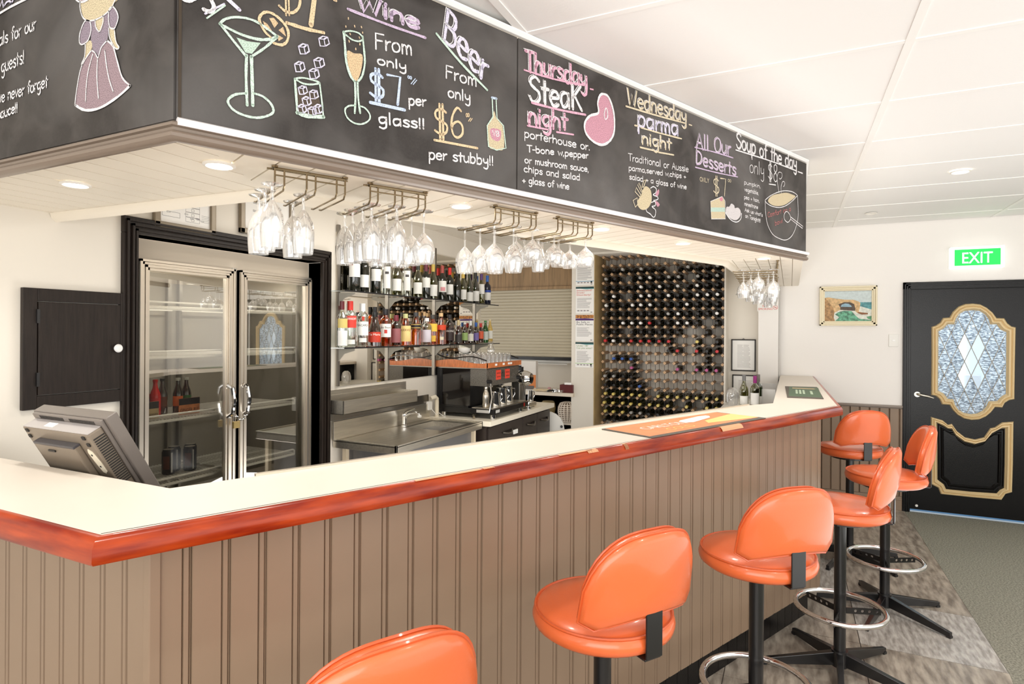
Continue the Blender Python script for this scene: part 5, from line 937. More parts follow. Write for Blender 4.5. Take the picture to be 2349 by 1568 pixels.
rc = struct(MB().box(6.42, 6.46, 1.9, 4.0, 0, 1.30).build('wall_hatch', woodw))
hs = thing('hatch_bench', 'pale shelf bench below the roller shutter', 'shelf', (6.1, 2.7, 0))
MB().box(-.20, .32, -.62, .9, .918, .956).build('shelf_plate', mat('pale_shelf', (226, 214, 196), .4), hs, bev=.002)
MB().box(-.10, .32, -.62, -.2, .60, .63).build('shelf_plate', MATS['pale_shelf'], hs, bev=.002)
MB().box(.30, .32, -.62, .9, .0, .918).build('back_panel', mat('grey_back', (110, 104, 98), .6), hs)
MB().box(-.10, .32, .20, .22, .0, .918).build('divider', dk, hs)
tl = thing('strip_light', 'white fluorescent strip light under the roller shutter', 'light', (6.3, 2.5, 1.255)); MB().box(-.02, .02, -.26, .6, 0, .03).build('housing', white_pl, tl); MB().tube([(-.03, -.22, -.012), (-.03, .58, -.012)], .010, 8).build('tube', white_pl, tl, smooth=True)
bxs = thing('cardboard_box', 'white and orange carton leaning behind the grinder', 'box', (5.93, 2.62, .957)); MB().box(-.03, .03, -.11, .09, 0, .33).build('carton', mat('carton_white', (214, 208, 200), .5), bxs); MB().box(-.0315, -.03, -.11, .09, .04, .18).build('orange_panel', mat('carton_orange', (206, 120, 56), .5), bxs); MB().box(-.033, -.0315, -.09, .03, .02, .06).build('printed_panel', mat('carton_grey', (90, 84, 80), .5), bxs)
rb = thing('maroon_box', 'dark red box on the hatch shelf with a white packet on top', 'box', (5.97, 2.15, .957)); MB().box(-.05, .06, -.06, .09, 0, .085).build('box_body', mat('maroon', (92, 34, 34), .4), rb, bev=.004)
tag(MB().box(5.93, 6.0, 2.11, 2.19, 1.0425, 1.065).build('white_packet', paper, bev=.003), 'white packet lying on the dark red box', 'packet')
ab = thing('glass_ashtray', 'small glass dish in front of the dark red box', 'dish', (5.90, 2.24, .957)); MB().lathe([(.03, 0), (.05, .012), (.052, .03), (.046, .03), (.03, .01), (0, .008)], 20, cap=False).build('dish_body', glass_c, ab, smooth=True)
pf = thing('portafilter', 'loose chrome portafilter with black handle on the hatch shelf', 'portafilter', (5.94, 2.31, .957)); MB().lathe([(.03, 0), (.034, .03), (.03, .03), (.026, .006)], 16).build('basket', chrome, pf, smooth=True); MB().tube([(-.03, .0, .02), (-.09, .02, .022), (-.12, .03, .018)], [.009, .012, .01], 8).build('handle', blk_pl, pf, smooth=True)
hc = tag(MB().tube([(5.92 + .10 * math.cos(a * .5) * (.3), 2.44 + .10 * math.cos(a), .972 + .006 * (k % 2)) for k, a in enumerate([i * .45 for i in range(24)])], .010, 7).build('folded_cloth', mat('cloth_beige', (214, 194, 160), .8), smooth=True), 'rolled beige tea towel on the hatch shelf', 'tea towel')
pc = tag(MB().lathe([(.018, .957), (.02, .99), (.012, 1.0), (0, 1.0)], 14, (6.02, 2.40, 0)).build('pink_cup', mat('pink_plastic', (220, 170, 176), .5), smooth=True), 'small pink cup behind the tea towel', 'cup')
bs = thing('wicker_basket', 'white woven basket upturned on the lower hatch shelf', 'basket', (6.02, 2.19, .63))
wm = mat('white_wicker', (226, 214, 200), .7); prof_ = [(.055, 0), (.085, .05), (.098, .11), (.095, .16), (.075, .20), (.03, .215)]
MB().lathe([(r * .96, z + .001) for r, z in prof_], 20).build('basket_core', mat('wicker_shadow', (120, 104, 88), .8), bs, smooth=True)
for i in range(16):
    a = 2 * PI * i / 16; MB().tube([(r * math.cos(a), r * math.sin(a), z + .003) for r, z in prof_], .006, 5).build('stake', wm, bs, smooth=True)
for j in range(9):
    z = .012 + .022 * j; r = [x for x in [prof_[k][0] + (prof_[k + 1][0] - prof_[k][0]) * (z - prof_[k][1]) / (prof_[k + 1][1] - prof_[k][1]) for k in range(5) if prof_[k][1] <= z <= prof_[k + 1][1]]][0]
    MB().tube([((r + .003 * math.cos(8 * a)) * math.cos(a), (r + .003 * math.cos(8 * a)) * math.sin(a), z) for a in [2 * PI * i / 48 for i in range(48)]], .005, 5, True).build('weaver', wm, bs, smooth=True)
pt = thing('khaki_pot', 'tall khaki pot behind the counter, left of the white basket', 'pot', (5.99, 2.40, .631)); MB().lathe([(.05, 0), (.07, .07), (.085, .15), (.075, .20), (.06, .22), (.055, .22), (.0, .2)], 22).build('pot_body', mat('khaki_glaze', (136, 120, 82), .45), pt, smooth=True)
wp = thing('plastic_guard', 'white curved plastic guard with a black knob beside the coffee counter', 'guard', (5.52, 2.10, .0))
pts = [(0, .30), (0, .80), (.05, .80), (.10, .78), (.145, .74), (.175, .68), (.185, .62), (.185, .30)]
mb = MB(); mb.T = planeM((0, .13, 0), (.3, -.95, 0), (0, 0, 1)); mb.prism([(a, b) for a, b in pts], 0, .012); mb.build('panel_body', white_pl, wp)
mb = MB(); mb.T = planeM((0, .13, 0), (.3, -.95, 0), (0, 0, 1)); mb.cyl((.155, .655, .012), .013, .012, 14).build('knob', blk_pl, wp)
mb = MB(); MB().box(-.02, .0, .1, .12, 0, .32).build('stand', blk_pl, wp)

# ------------------------------------------------------------------ posters on the pilaster
post = [('poster', 'Intoxicated?|Drunk?|Disorderly?', 2.088, 1.807, 'white liquor notice with red heading on the pilaster', (206, 70, 50), (20, 66, 66)),
        ('poster', 'Be Safe in|Public Places', 1.789, 1.513, 'poster with a purple and orange band and black heading on the pilaster', (50, 46, 50), None),
        ('poster', 'Under 18?|Can you enter?', 1.500, 1.233, 'lowest poster on the pilaster, with a green heading', (120, 160, 90), (20, 66, 66)),
        ('poster', None, 2.36, 2.105, 'topmost poster on the pilaster, mostly hidden by hanging glasses', (60, 60, 60), None)]
for nm, head, zt, zb, lab, hc_, band in post:
    t = thing('poster', lab, 'poster', (5.948, 1.973, zb), 0, 'notices stuck on the pilaster'); H_ = zt - zb; w = .20
    F = planeM((5.9475, 1.973 + w / 2, zb), (0, -1, 0), (0, 0, 1)); q = lambda n_, p, m, z=.0: flat(n_, p, m, t, F, z)
    flat('sheet', [(0, 0), (w, 0), (w, H_), (0, H_)], paper, t, F, .0)
    if band:
        q('header_band', [(0, H_ - .018), (w, H_ - .018), (w, H_), (0, H_)], mat('poster_teal', band, .5), .0006); q('header_wave', [(.05, H_ - .018), (w, H_ - .018), (w, H_ - .024), (.12, H_ - .027)], mat('poster_aqua', (110, 170, 172), .5), .0006)
    elif head:
        q('header_photo', [(0, H_ - .034), (w, H_ - .034), (w, H_), (0, H_)], mat('poster_photo', (226, 150, 70), .5, noise=.9, nscale=60, rgb2=(90, 50, 30)), .0006); q('header_band', [(0, H_ - .058), (w, H_ - .058), (w, H_ - .040), (w * .5, H_ - .034), (0, H_ - .038)], mat('poster_purple', (80, 44, 110), .5), .0009)
    y0 = H_ - (.046 if band else .084)
    if head:
        for l in head.split('|'):
            lettering(l, .026, mat('print_%d_%d_%d' % hc_, hc_, .6), t, F @ Matrix.Translation((.012, y0, .0008)), min(.176, .0142 * len(l))); y0 -= .024
    mb = MB(); pr_ = mat('fine_print', (150, 144, 146), .7); zz = y0 - .006 if head else H_ - .03
    while zz > .05:
        ww = random.uniform(.10, .165)
        mb.add([(.015, zz, .0007), (.015 + ww, zz, .0007), (.015 + ww, zz + .0035, .0007), (.015, zz + .0035, .0007)], [(0, 1, 2, 3)]); zz -= .011
    for i in range(4): mb.add([(.018 + i * .035, .022, .0007), (.042 + i * .035, .022, .0007), (.042 + i * .035, .034, .0007), (.018 + i * .035, .034, .0007)], [(0, 1, 2, 3)]) if band or not head else None
    o = mb.build('fine_print', pr_, t); o.matrix_basis = parent_m(t).inverted() @ F
    q('logo', [(w - .035, .008), (w - .015, .008), (w - .015, .014), (w - .035, .014)], blk_pl, .0008)
    if not head or 'Under' in head: q('colour_line', [(0, .04), (w, .04), (w, .045), (0, .045)], mat('poster_line_' + ('green' if head else 'blue'), (150, 196, 110) if head else (70, 150, 190), .5), .0009); q('symbol', [(w - .036, .020), (w - .018, .020), (w - .018, .040), (w - .036, .040)], blk_pl, .001)

# ------------------------------------------------------------------ wine rack
RX, RY, RZ, PC_, PR_ = 6.10, 1.816, 2.410, .0934, .0930
wr = thing('wine_rack', 'wall-sized wine rack of wooden dowels and black metal strips full of bottles', 'wine rack', (RX, 1.2, .55))
pine = mat('pine_dowel', (206, 170, 132), .55, noise=.15, nscale=30); strip = mat('black_strip', (34, 30, 30), .4)
dw = MB(); dw.T = Matrix.Rotation(PI / 4, 4, 'X'); dw.box(-.008, .215, -.0125, .0125, -.0125, .0125); dwm = dw.mesh('dowel', )
for i in range(14):
    for j in range(20):
        obj('dowel', dwm, pine, wr, (0, RY - PC_ * i - 1.2, RZ - PR_ * j - .55))
crs = MB()
for k in range(14):
    for X_ in (-.002, .20):
        MB().box(X_, X_ + .003, RY - PC_ * k - 1.2 - .0018, RY - PC_ * k - 1.2 + .0018, RZ - 19 * PR_ - .60, RZ - .55 + .005).build('upright_strip', strip, wr)
for j in range(20):
    MB().box(-.001, .001, RY - 13 * PC_ - 1.2, RY - 1.2, RZ - PR_ * j - .5515, RZ - PR_ * j - .5485).box(.201, .203, RY - 13 * PC_ - 1.2, RY - 1.2, RZ - PR_ * j - .5515, RZ - PR_ * j - .5485).build('cross_strip', strip, wr)
ROWS = {1: 'kkskskk.kskks', 2: 'sk.kswkss.sks', 3: 'kkkkwkwkckwkk', 4: 'kw.kwwkwkkwww', 5: 'wkkwwwkkkwkkk', 6: 'kkkkkkkswkkkw', 7: 'kkwwwrkkwwk.k', 8: 'kk.kkkkkk..k.', 9: 'rwsrrrrr..y.k', 10: '.......kr.rkr', 11: '.bbb.......k.', 12: '...p....p.ppp',
        13: 'sskk.........', 14: 'kkkkb........', 15: 'yyyyy.yyyyyyy', 16: 'yyyyyyyy.y.yy', 17: 'yyysskkkykkyy', 18: 'kkkkkkkkkkkkk'}
cc_ = {'k': ((34, 32, 32), 'black-capped'), 's': ((168, 166, 162), 'silver-capped'), 'w': ((238, 236, 232), 'white-capped'), 'r': ((200, 40, 44), 'red-capped'), 'y': ((222, 200, 112), 'yellow-capped'), 'b': ((52, 92, 168), 'blue-capped'), 'p': ((186, 84, 140), 'pink-capped'), 'c': ((206, 204, 200), 'clear glass grey-capped')}
ordn = ['', 'first', 'second', 'third', 'fourth', 'fifth', 'sixth', 'seventh', 'eighth', 'ninth', 'tenth', 'eleventh', 'twelfth', 'thirteenth', 'fourteenth', 'fifteenth', 'sixteenth', 'seventeenth', 'eighteenth', 'nineteenth']
pfm = MB().lathe([(.0, 0), (.0135, .0), (.0135, .075), (.018, .10), (.0355, .145), (.0365, .16), (.0365, .30), (.030, .305), (0, .30)], 16, (0, 0, 0), 'x').mesh('glass_body', True)
cpm = MB().lathe([(0, -.003), (.0145, -.002), (.0150, .002), (.0148, .05)], 12, (0, 0, 0), 'x').mesh('cap', True)
random.seed(21)
bproto = {}
for r, s in ROWS.items():
    for c_, ch_ in enumerate(s):
        if ch_ == '.': continue
        if c_ > 11 and r > 17: continue
        rgb, wd_ = cc_[ch_]
        if ch_ not in bproto:
            t = thing('wine_bottle', '', 'bottle'); m1 = pfm.copy(); m2 = cpm.copy()
            obj('glass_body', m1, g_clear if ch_ == 'c' else (g_dark if ch_ != 'y' else mat('bottle_olive_dark', (38, 40, 18), .06, coat=.5)), t); obj('cap', m2, capm(rgb), t); bproto[ch_] = t
        else: t = dup(bproto[ch_])
        t.location = (RX - .085 + random.uniform(-.018, .02), RY - PC_ * (c_ + .5) + random.uniform(-.004, .004), RZ - PR_ * (r + .5) - .008)
        t['label'] = '%s wine bottle lying in the rack, %s row down, %s slot from left' % (wd_, ordn[r + 1], ordn[c_ + 1]); t['group'] = 'wine bottles lying in the wall rack'

# ------------------------------------------------------------------ glass hanging racks under the soffit
AR = R(-27); ad = Vector((math.cos(AR), math.sin(AR), 0)); an = Vector((-math.sin(AR), math.cos(AR), 0))
def hang_rack(lab, p, L, ang, arm, nch=3, tilt=0):
    t = thing('glass_rack', lab, 'glass rack', (p[0], p[1], SZ - .004), ang, 'stemware racks under the soffit')
    MB().tube([(0, 0, -.004), (L, 0, -.004)], .0042, 6).build('top_rail', brass, t); MB().tube([(-.02, .006, -.006), (L + .01, .006, -.006)], .003, 6).build('top_rail', brass, t)
    MB().tube([(-.0, -.004, -.024), (L, -.004, -.024)], .0024, 6).build('cross_wire', brass, t)
    gap = .026; sp = (L - gap) / (nch - 1)
    for k in range(nch):
        for s in (0, gap):
            x = k * sp + s
            MB().tube([(x, 0, -.003), (x, 0, -.050), (x, .012, -.062), (x, arm - .02, -.062), (x, arm, -.058)], .0028, 6).build('arm', brass, t, smooth=True)
    for x in (0, L): MB().lathe([(.009, -.002), (.009, .003)], 10, (x, 0, 0)).build('mounting_foot', brass, t)
    return t
hang_rack('leftmost chrome stemware rack, holding five tall glasses', (1.214, 1.325), .205, R(-28), .235)
hang_rack('second stemware rack from the left, packed with glasses', (1.478, 1.200), .195, R(-28), .235)
hang_rack('third stemware rack from the left, holding round wine glasses', (1.925, .985), .205, R(-24), .235)
hang_rack('fourth stemware rack from the left, beside a small downlight', (2.215, .850), .20, R(-26), .235)
hang_rack('stemware rack at the far end of the soffit, nearest of three', (4.10, .075), .50, R(2), .27, 4)
hang_rack('stemware rack at the far end of the soffit, middle of three', (4.68, .09), .50, R(2), .27, 4)
hang_rack('stemware rack at the far end of the soffit, farthest of three', (5.30, .10), .50, R(2), .27, 4)
GP = {'tulip': [(.030, 0), (.028, -.003), (.006, -.008), (.0045, -.018), (.006, -.045), (.018, -.062), (.029, -.085), (.0325, -.115), (.0315, -.15), (.0285, -.180)],
      'wine': [(.033, 0), (.031, -.003), (.005, -.008), (.0036, -.02), (.0036, -.075), (.012, -.084), (.030, -.103), (.0385, -.128), (.0375, -.152), (.0315, -.180)],
      'goblet': [(.030, 0), (.028, -.003), (.005, -.007), (.004, -.04), (.014, -.050), (.032, -.066), (.038, -.088), (.036, -.108), (.032, -.122)],
      'irish': [(.032, 0), (.030, -.003), (.008, -.008), (.007, -.03), (.022, -.04), (.024, -.06), (.030, -.08), (.034, -.095), (.030, -.12), (.026, -.15)],
      'martini': [(.032, 0), (.03, -.003), (.004, -.008), (.0034, -.075), (.010, -.085), (.03, -.108), (.052, -.135), (.056, -.14)]}
GLM = {}
def stem(kind, xy, lab, z=2.0135):
    if kind not in GLM:
        t = thing('stemmed_glass', lab, 'glass')
        p = GP[kind]; k = 4
        MB().lathe(p[:k], 22, cap=True).build('foot', glass_c, t, smooth=True)
        MB().lathe(p[3:5], 10, cap=False).build('stem', glass_c, t, smooth=True)
        body = p[4:]; inn = [(max(.001, r - .0016), h) for r, h in body[::-1]]
        MB().lathe(body + inn, 26, cap=False).build('bowl', glass_c, t, smooth=True); GLM[kind] = t
    else: t = dup(GLM[kind])
    t.location = (xy[0], xy[1], z); t['label'] = lab; t['group'] = 'stemmed glasses hanging from the racks'; return t
k_ = 1.108
G1 = [((1.159, 1.324), 'tulip', 'champagne glass hanging at the back of the first rack, leftmost'), ((1.124, 1.262), 'tulip', 'champagne glass hanging in the middle of the first rack\'s left channel'), ((1.084, 1.192), 'tulip', 'champagne glass hanging nearest in the first rack\'s left channel'),
      ((1.258, 1.30), 'tulip', 'champagne glass hanging behind another in the first rack\'s middle channel'), ((1.209, 1.211), 'tulip', 'champagne glass hanging in front in the first rack\'s middle channel'),
      ((1.45, 1.277), 'tulip', 'champagne glass at the far left of the second hanging rack'), ((1.421, 1.22), 'tulip', 'champagne glass third from the front in the second rack\'s left channel'), ((1.407, 1.17), 'tulip', 'champagne glass second from the front in the second rack\'s left channel'), ((1.38, 1.115), 'tulip', 'champagne glass at the front of the second rack\'s left channel'),
      ((1.53, 1.213), 'tulip', 'champagne glass at the back of the second rack\'s middle channel, hanging low'), ((1.474, 1.133), 'tulip', 'champagne glass halfway along the second rack\'s middle channel'), ((1.431, 1.062), 'tulip', 'champagne glass at the front of the second rack\'s middle channel'),
      ((1.577, 1.156), 'wine', 'wine glass at the back of the second rack\'s right channel'), ((1.541, 1.086), 'wine', 'wine glass in the middle of the second rack\'s right channel'), ((1.519, 1.025), 'wine', 'round wine glass at the front right of the second rack'),
      ((1.829, 1.058), 'wine', 'wine glass at the back left of the third rack, leftmost of its group'), ((1.811, .986), 'wine', 'wine glass second from the left on the third hanging rack'), ((1.790, .920), 'wine', 'large wine glass at the front of the third rack\'s left channel'),
      ((1.875, .960), 'wine', 'wine glass hanging low behind others on the third rack'), ((1.872, .885), 'wine', 'large wine glass in the middle channel of the third rack, in front'), ((1.969, .920), 'goblet', 'small goblet at the back right of the third rack'), ((1.955, .848), 'goblet', 'small goblet at the front right of the third rack'),
      ((2.140, .964), 'goblet', 'small goblet at the back left of the fourth rack'), ((2.120, .895), 'irish', 'footed coffee glass hanging in the fourth rack'), ((2.085, .815), 'goblet', 'small goblet at the front of the fourth rack\'s left channel'),
      ((2.245, .93), 'goblet', 'small goblet deep in the fourth rack\'s middle channel'), ((2.20, .84), 'goblet', 'round goblet halfway along the fourth rack\'s middle channel'), ((2.262, .815), 'goblet', 'small goblet second from right on the fourth rack'), ((2.222, .735), 'goblet', 'bright goblet at the right end of the fourth rack')]
for xy, kd, lab in G1: stem(kd, (xy[0] * k_, xy[1] * k_), lab)
far = {('nearest', 4.10): ([('wine', .10), ('goblet', .19), ('wine', .28)], [('martini', .13), ('goblet', .24)], [('goblet', .10), ('wine', .19), ('martini', .29)], [('martini', .14), ('wine', .25)]),
       ('middle', 4.68): ([('wine', .12), ('goblet', .22)], [('goblet', .12), ('wine', .22)], [('wine', .13), ('wine', .23)], [('goblet', .18)]),
       ('farthest', 5.30): ([('wine', .14), ('goblet', .24)], [('goblet', .2)], [('wine', .17)], [])}
for (rk, x0), chs in far.items():
    for c_, lst in enumerate(chs):
        for q, (kd, y_) in enumerate(lst):
            nm_ = {'wine': 'wine glass', 'goblet': 'small goblet', 'martini': 'wide martini glass'}[kd]
            stem(kd, (x0 + .013 + c_ * .158, y_ + .004 * c_), '%s hanging on the %s far-end rack, %s channel, %s' % (nm_, rk, ['first', 'second', 'third', 'last'][c_], ['front', 'halfway back', 'back'][q] if len(lst) == 3 else ['front', 'back'][q]))

# ------------------------------------------------------------------ downlights
lamp_m = mat('lamp_face', (255, 250, 236), .5, emit=14); ring_m = mat('downlight_ring', (244, 240, 232), .35)
def downlight(lab, x, y_, z, r, power, em=None, group='recessed downlights', size=R(120)):
    t = thing('downlight', lab, 'downlight', (x, y_, z), 0, group)
    MB().lathe([(r, .0), (r, -.004), (r * .82, -.007), (r * .74, -.003), (r * .74, .0)], 28, cap=False).build('trim_ring', ring_m, t, smooth=True)
    MB().lathe([(0, -.0015), (r * .74, -.0015)], 28, cap=False).build('lamp_face', em or lamp_m, t)
    if power: spot('downlight_beam', (x, y_, z - .012), power, size)
    return t
for (x, y_, lab) in ((1.10, 2.08, 'soffit downlight at the far left, near the white wall'), (1.14, 1.46, 'soffit downlight near the left corner of the bulkhead'), (1.88, 1.105, 'soffit downlight between the second and third glass racks'), (2.55, .77, 'soffit downlight just right of the fourth glass rack'), (3.12, .505, 'soffit downlight between the glass racks and the far end'), (3.93, .15, 'soffit downlight above the far-end glass racks')):
    downlight(lab, x, y_, SZ - .001, .043, 10, size=R(140))
downlight('bright ceiling downlight in front of the exit sign', 4.50, -.952, CZ, .055, 34, group='ceiling downlights')
downlight('unlit small ceiling downlight near the far wall', 5.751, -.607, CZ, .045, 0, em=white_pl, group='ceiling downlights')
for x, y_ in ((2.7, -1.2), (.9, -1.2), (.2, .8), (-1.2, -1.0)): spot('downlight_beam', (x, y_, CZ - .012), 40, R(120))

# ------------------------------------------------------------------ black door with its leaded oval light
DO= [(-1.143, 1.672), (-1.175, 1.685), (-1.206, 1.71), (-1.227, 1.752), (-1.275, 1.756), (-1.298, 1.806), (-1.339, 1.852), (-1.386, 1.874), (-1.44, 1.878), (-1.493, 1.87), (-1.539, 1.841), (-1.579, 1.799), (-1.608, 1.75), (-1.66, 1.748), (-1.682, 1.705), (-1.711, 1.677), (-1.739, 1.67), (-1.735, 1.354), (-1.733, 1.054), (-1.698, 1.045), (-1.667, 1.019), (-1.651, 0.978), (-1.602, 0.979), (-1.573, 0.932), (-1.537, 0.893), (-1.491, 0.865), (-1.438, 0.856), (-1.384, 0.866), (-1.337, 0.896), (-1.303, 0.936), (-1.279, 0.98), (-1.224, 0.981), (-1.206, 1.027), (-1.178, 1.055), (-1.144, 1.061), (-1.145, 1.362)]
DI= [(-1.196, 1.634), (-1.231, 1.655), (-1.248, 1.676), (-1.261, 1.695), (-1.313, 1.695), (-1.323, 1.743), (-1.346, 1.785), (-1.387, 1.814), (-1.44, 1.819), (-1.487, 1.813), (-1.526, 1.783), (-1.553, 1.742), (-1.563, 1.695), (-1.608, 1.695), (-1.621, 1.673), (-1.638, 1.648), (-1.675, 1.628), (-1.675, 1.352), (-1.674, 1.097), (-1.653, 1.082), (-1.637, 1.066), (-1.615, 1.033), (-1.556, 1.028), (-1.543, 0.988), (-1.517, 0.945), (-1.478, 0.918), (-1.431, 0.908), (-1.384, 0.916), (-1.344, 0.942), (-1.32, 0.983), (-1.309, 1.031), (-1.265, 1.034), (-1.251, 1.059), (-1.233, 1.083), (-1.195, 1.102), (-1.196, 1.364)]
D2O= [(-1.143, 0.865), (-1.229, 0.841), (-1.269, 0.804), (-1.297, 0.814), (-1.334, 0.753), (-1.392, 0.702), (-1.462, 0.689), (-1.525, 0.713), (-1.568, 0.795), (-1.599, 0.805), (-1.649, 0.851), (-1.728, 0.864), (-1.726, 0.499), (-1.721, 0.26), (-1.676, 0.239), (-1.649, 0.184), (-1.439, 0.181), (-1.219, 0.182), (-1.199, 0.236), (-1.146, 0.262), (-1.144, 0.601)]
D2I= [(-1.189, 0.815), (-1.236, 0.789), (-1.266, 0.769), (-1.295, 0.766), (-1.321, 0.713), (-1.386, 0.662), (-1.46, 0.645), (-1.532, 0.675), (-1.581, 0.749), (-1.612, 0.775), (-1.643, 0.797), (-1.671, 0.803), (-1.67, 0.493), (-1.666, 0.289), (-1.639, 0.27), (-1.615, 0.236), (-1.433, 0.229), (-1.258, 0.23), (-1.241, 0.27), (-1.195, 0.308), (-1.193, 0.606)]
XD = 6.372
dr1 = thing('entrance_door', 'black panelled door with gold mouldings and a leaded glass oval', 'door', (XD, -1.44, .01))
def dl(p): return (p[0] + 1.44, p[1] - .01)
# leaf with the opening cut: four quadrant strips made by bridging the outer rectangle to the opening
def leaf_with_hole(x0, x1, rect, hole, m, parent):
    n = len(hole); cy = sum(h[0] for h in hole) / n; cz = sum(h[1] for h in hole) / n; ou = []
    for (a, b) in hole:
        dx, dz = a - cy, b - cz; t = min([(abs((rect[1] if dx > 0 else rect[0]) - cy) / abs(dx)) if abs(dx) > 1e-6 else 1e9, (abs((rect[3] if dz > 0 else rect[2]) - cz) / abs(dz)) if abs(dz) > 1e-6 else 1e9]); ou.append((cy + dx * t, cz + dz * t))
    for c_ in ((rect[0], rect[2]), (rect[0], rect[3]), (rect[1], rect[2]), (rect[1], rect[3])):
        j_ = min(range(n), key=lambda q: math.hypot(ou[q][0] - c_[0], ou[q][1] - c_[1])); ou[j_] = c_
    mb = MB(); vs = [(x, a, b) for x in (x0, x1) for a, b in ou] + [(x, a, b) for x in (x0, x1) for a, b in hole]; fs = []
    for i in range(n):
        k = (i + 1) % n; fs += [(i, k, 2 * n + k, 2 * n + i), (n + i, 3 * n + i, 3 * n + k, n + k), (2 * n + i, 2 * n + k, 3 * n + k, 3 * n + i)]
    mb.add(vs, fs); return mb.build('door_leaf', m, parent)
hole = [dl(((a[0] + b[0]) / 2, (a[1] + b[1]) / 2)) for a, b in zip(DO, DI)]
# make the rectangle corners explicit
R_ = (-.455, .455, .84, 2.012)
lf = leaf_with_hole(0, .035, R_, hole, black_g, dr1)
for (a, b, c1, d1) in ((R_[0], R_[1], 0, R_[2]),): MB().box(0, .035, a, b, c1, d1).build('door_leaf', black_g, dr1)
mb = MB()
for sy in (-1, 1):
    for z0, z1 in ((R_[2], 1.05), (1.62, R_[3])): mb.box(.001, .034, sy * .452 if sy < 0 else .31, -.31 if sy < 0 else .452, z0, z1) if 0 else None
def moulding(O, I, m, parent, prof=((0, 0), (.12, .016), (.3, .020), (.42, .010), (.55, .022), (.75, .024), (.88, .010), (1, .0)), name='moulding'):
    n = len(O); vs = [(-h, *dl((o[0] + (i[0] - o[0]) * t, o[1] + (i[1] - o[1]) * t))) for t, h in prof for o, i in zip(O, I)]; fs = []
    for j in range(len(prof) - 1):
        for i in range(n): k = (i + 1) % n; fs.append((j * n + i, j * n + k, (j + 1) * n + k, (j + 1) * n + i))
    mb = MB(); mb.add(vs, fs); return mb.build(name, m, parent)
moulding(DO, DI, gold_m, dr1)
moulding(D2O, D2I, gold_m, dr1)
sh = lambda L, k: [(-1.431 + (a + 1.431) * k, .50 + (b - .50) * k) for a, b in L]
moulding(sh(D2I, .90), sh(D2I, .80), black_g, dr1, ((0, 0), (.3, .010), (.7, .014), (1, .004)))
moulding(sh(D2I, .98), sh(D2I, .94), black_g, dr1, ((0, 0), (.5, .006), (1, .0)))
lead = mat('lead_came', (150, 140, 124), .4, metal=.6)
def pane_mat(name, clear):
    m = bpy.data.materials.new(name); m.use_nodes = True; nt = m.node_tree; nt.nodes.clear(); out = nt.nodes.new('ShaderNodeOutputMaterial')
    tr = nt.nodes.new('ShaderNodeBsdfTranslucent'); tr.inputs[0].default_value = lin((206, 216, 224)) + (1,); gl = nt.nodes.new('ShaderNodeBsdfGlossy'); gl.inputs['Roughness'].default_value = .06 if clear else .12; gl.inputs[0].default_value = (.85, .9, .95, 1)
    tp_ = nt.nodes.new('ShaderNodeBsdfTransparent'); tp_.inputs[0].default_value = (.8, .86, .88, 1)
    m1 = nt.nodes.new('ShaderNodeMixShader'); m1.inputs[0].default_value = .75 if clear else .25; nt.links.new(tr.outputs[0], m1.inputs[1]); nt.links.new(tp_.outputs[0], m1.inputs[2])
    m2 = nt.nodes.new('ShaderNodeMixShader'); m2.inputs[0].default_value = .3; nt.links.new(m1.outputs[0], m2.inputs[1]); nt.links.new(gl.outputs[0], m2.inputs[2]); nt.links.new(m2.outputs[0], out.inputs[0])
    if not clear:
        tc = nt.nodes.new('ShaderNodeTexCoord'); mp = nt.nodes.new('ShaderNodeMapping'); mp.inputs['Scale'].default_value = (1, .45, 1.3); n = nt.nodes.new('ShaderNodeTexNoise'); n.inputs['Scale'].default_value = 85; n.inputs['Detail'].default_value = 1.5
        nt.links.new(tc.outputs['Object'], mp.inputs[0]); nt.links.new(mp.outputs[0], n.inputs[0]); bp = nt.nodes.new('ShaderNodeBump'); bp.inputs['Strength'].default_value = 1; bp.inputs['Distance'].default_value = .02; nt.links.new(n.outputs[0], bp.inputs['Height'])
        for g in (tr, gl): nt.links.new(bp.outputs[0], g.inputs['Normal'])
        cr = nt.nodes.new('ShaderNodeValToRGB'); cr.color_ramp.elements[0].position = .40; cr.color_ramp.elements[1].position = .58; cr.color_ramp.elements[0].color = lin((92, 110, 128)) + (1,); cr.color_ramp.elements[1].color = lin((236, 242, 246)) + (1,)
        nt.links.new(n.outputs[0], cr.inputs[0]); nt.links.new(cr.outputs[0], tr.inputs[0])
    return m
pm_r = pane_mat('ripple_glass', False); pm_c = pane_mat('bevelled_clear_glass', True)
op = [dl(p) for p in DI]; clear_c = {(1, 1), (0, 0), (2, 0), (1, -1)}
for a in range(-8, 10):
    for b in range(-7, 7):
        if (a + b) % 2: continue
        cy_, cz_ = -1.485 + .0485 * a, 1.494 + .1255 * b     # lattice vertex = diamond centre offset
        cy_ += .0; cz_ += -.1255 if 0 else 0
        cell = [(cy_ - .0475 + 1.44, cz_ - .01), (cy_ + 1.44, cz_ - .1235 - .01), (cy_ + .0475 + 1.44, cz_ - .01), (cy_ + 1.44, cz_ + .1235 - .01)]
        p = clip(op, cell)
        if p and poly_area(p) > 2e-5:
            mid = sum(q[1] for q in p) / len(p); isC = abs(cy_ + 1.436) < .055 and abs(cz_ - 1.37 - .0) < .14 and poly_area(p) > .011
            m0 = MB(); m0.T = Matrix(((0, 0, 1, 0), (1, 0, 0, 0), (0, 1, 0, 0), (0, 0, 0, 1)))
            m0.prism(p, .012, .016).build('pane', pm_c if isC else pm_r, dr1)
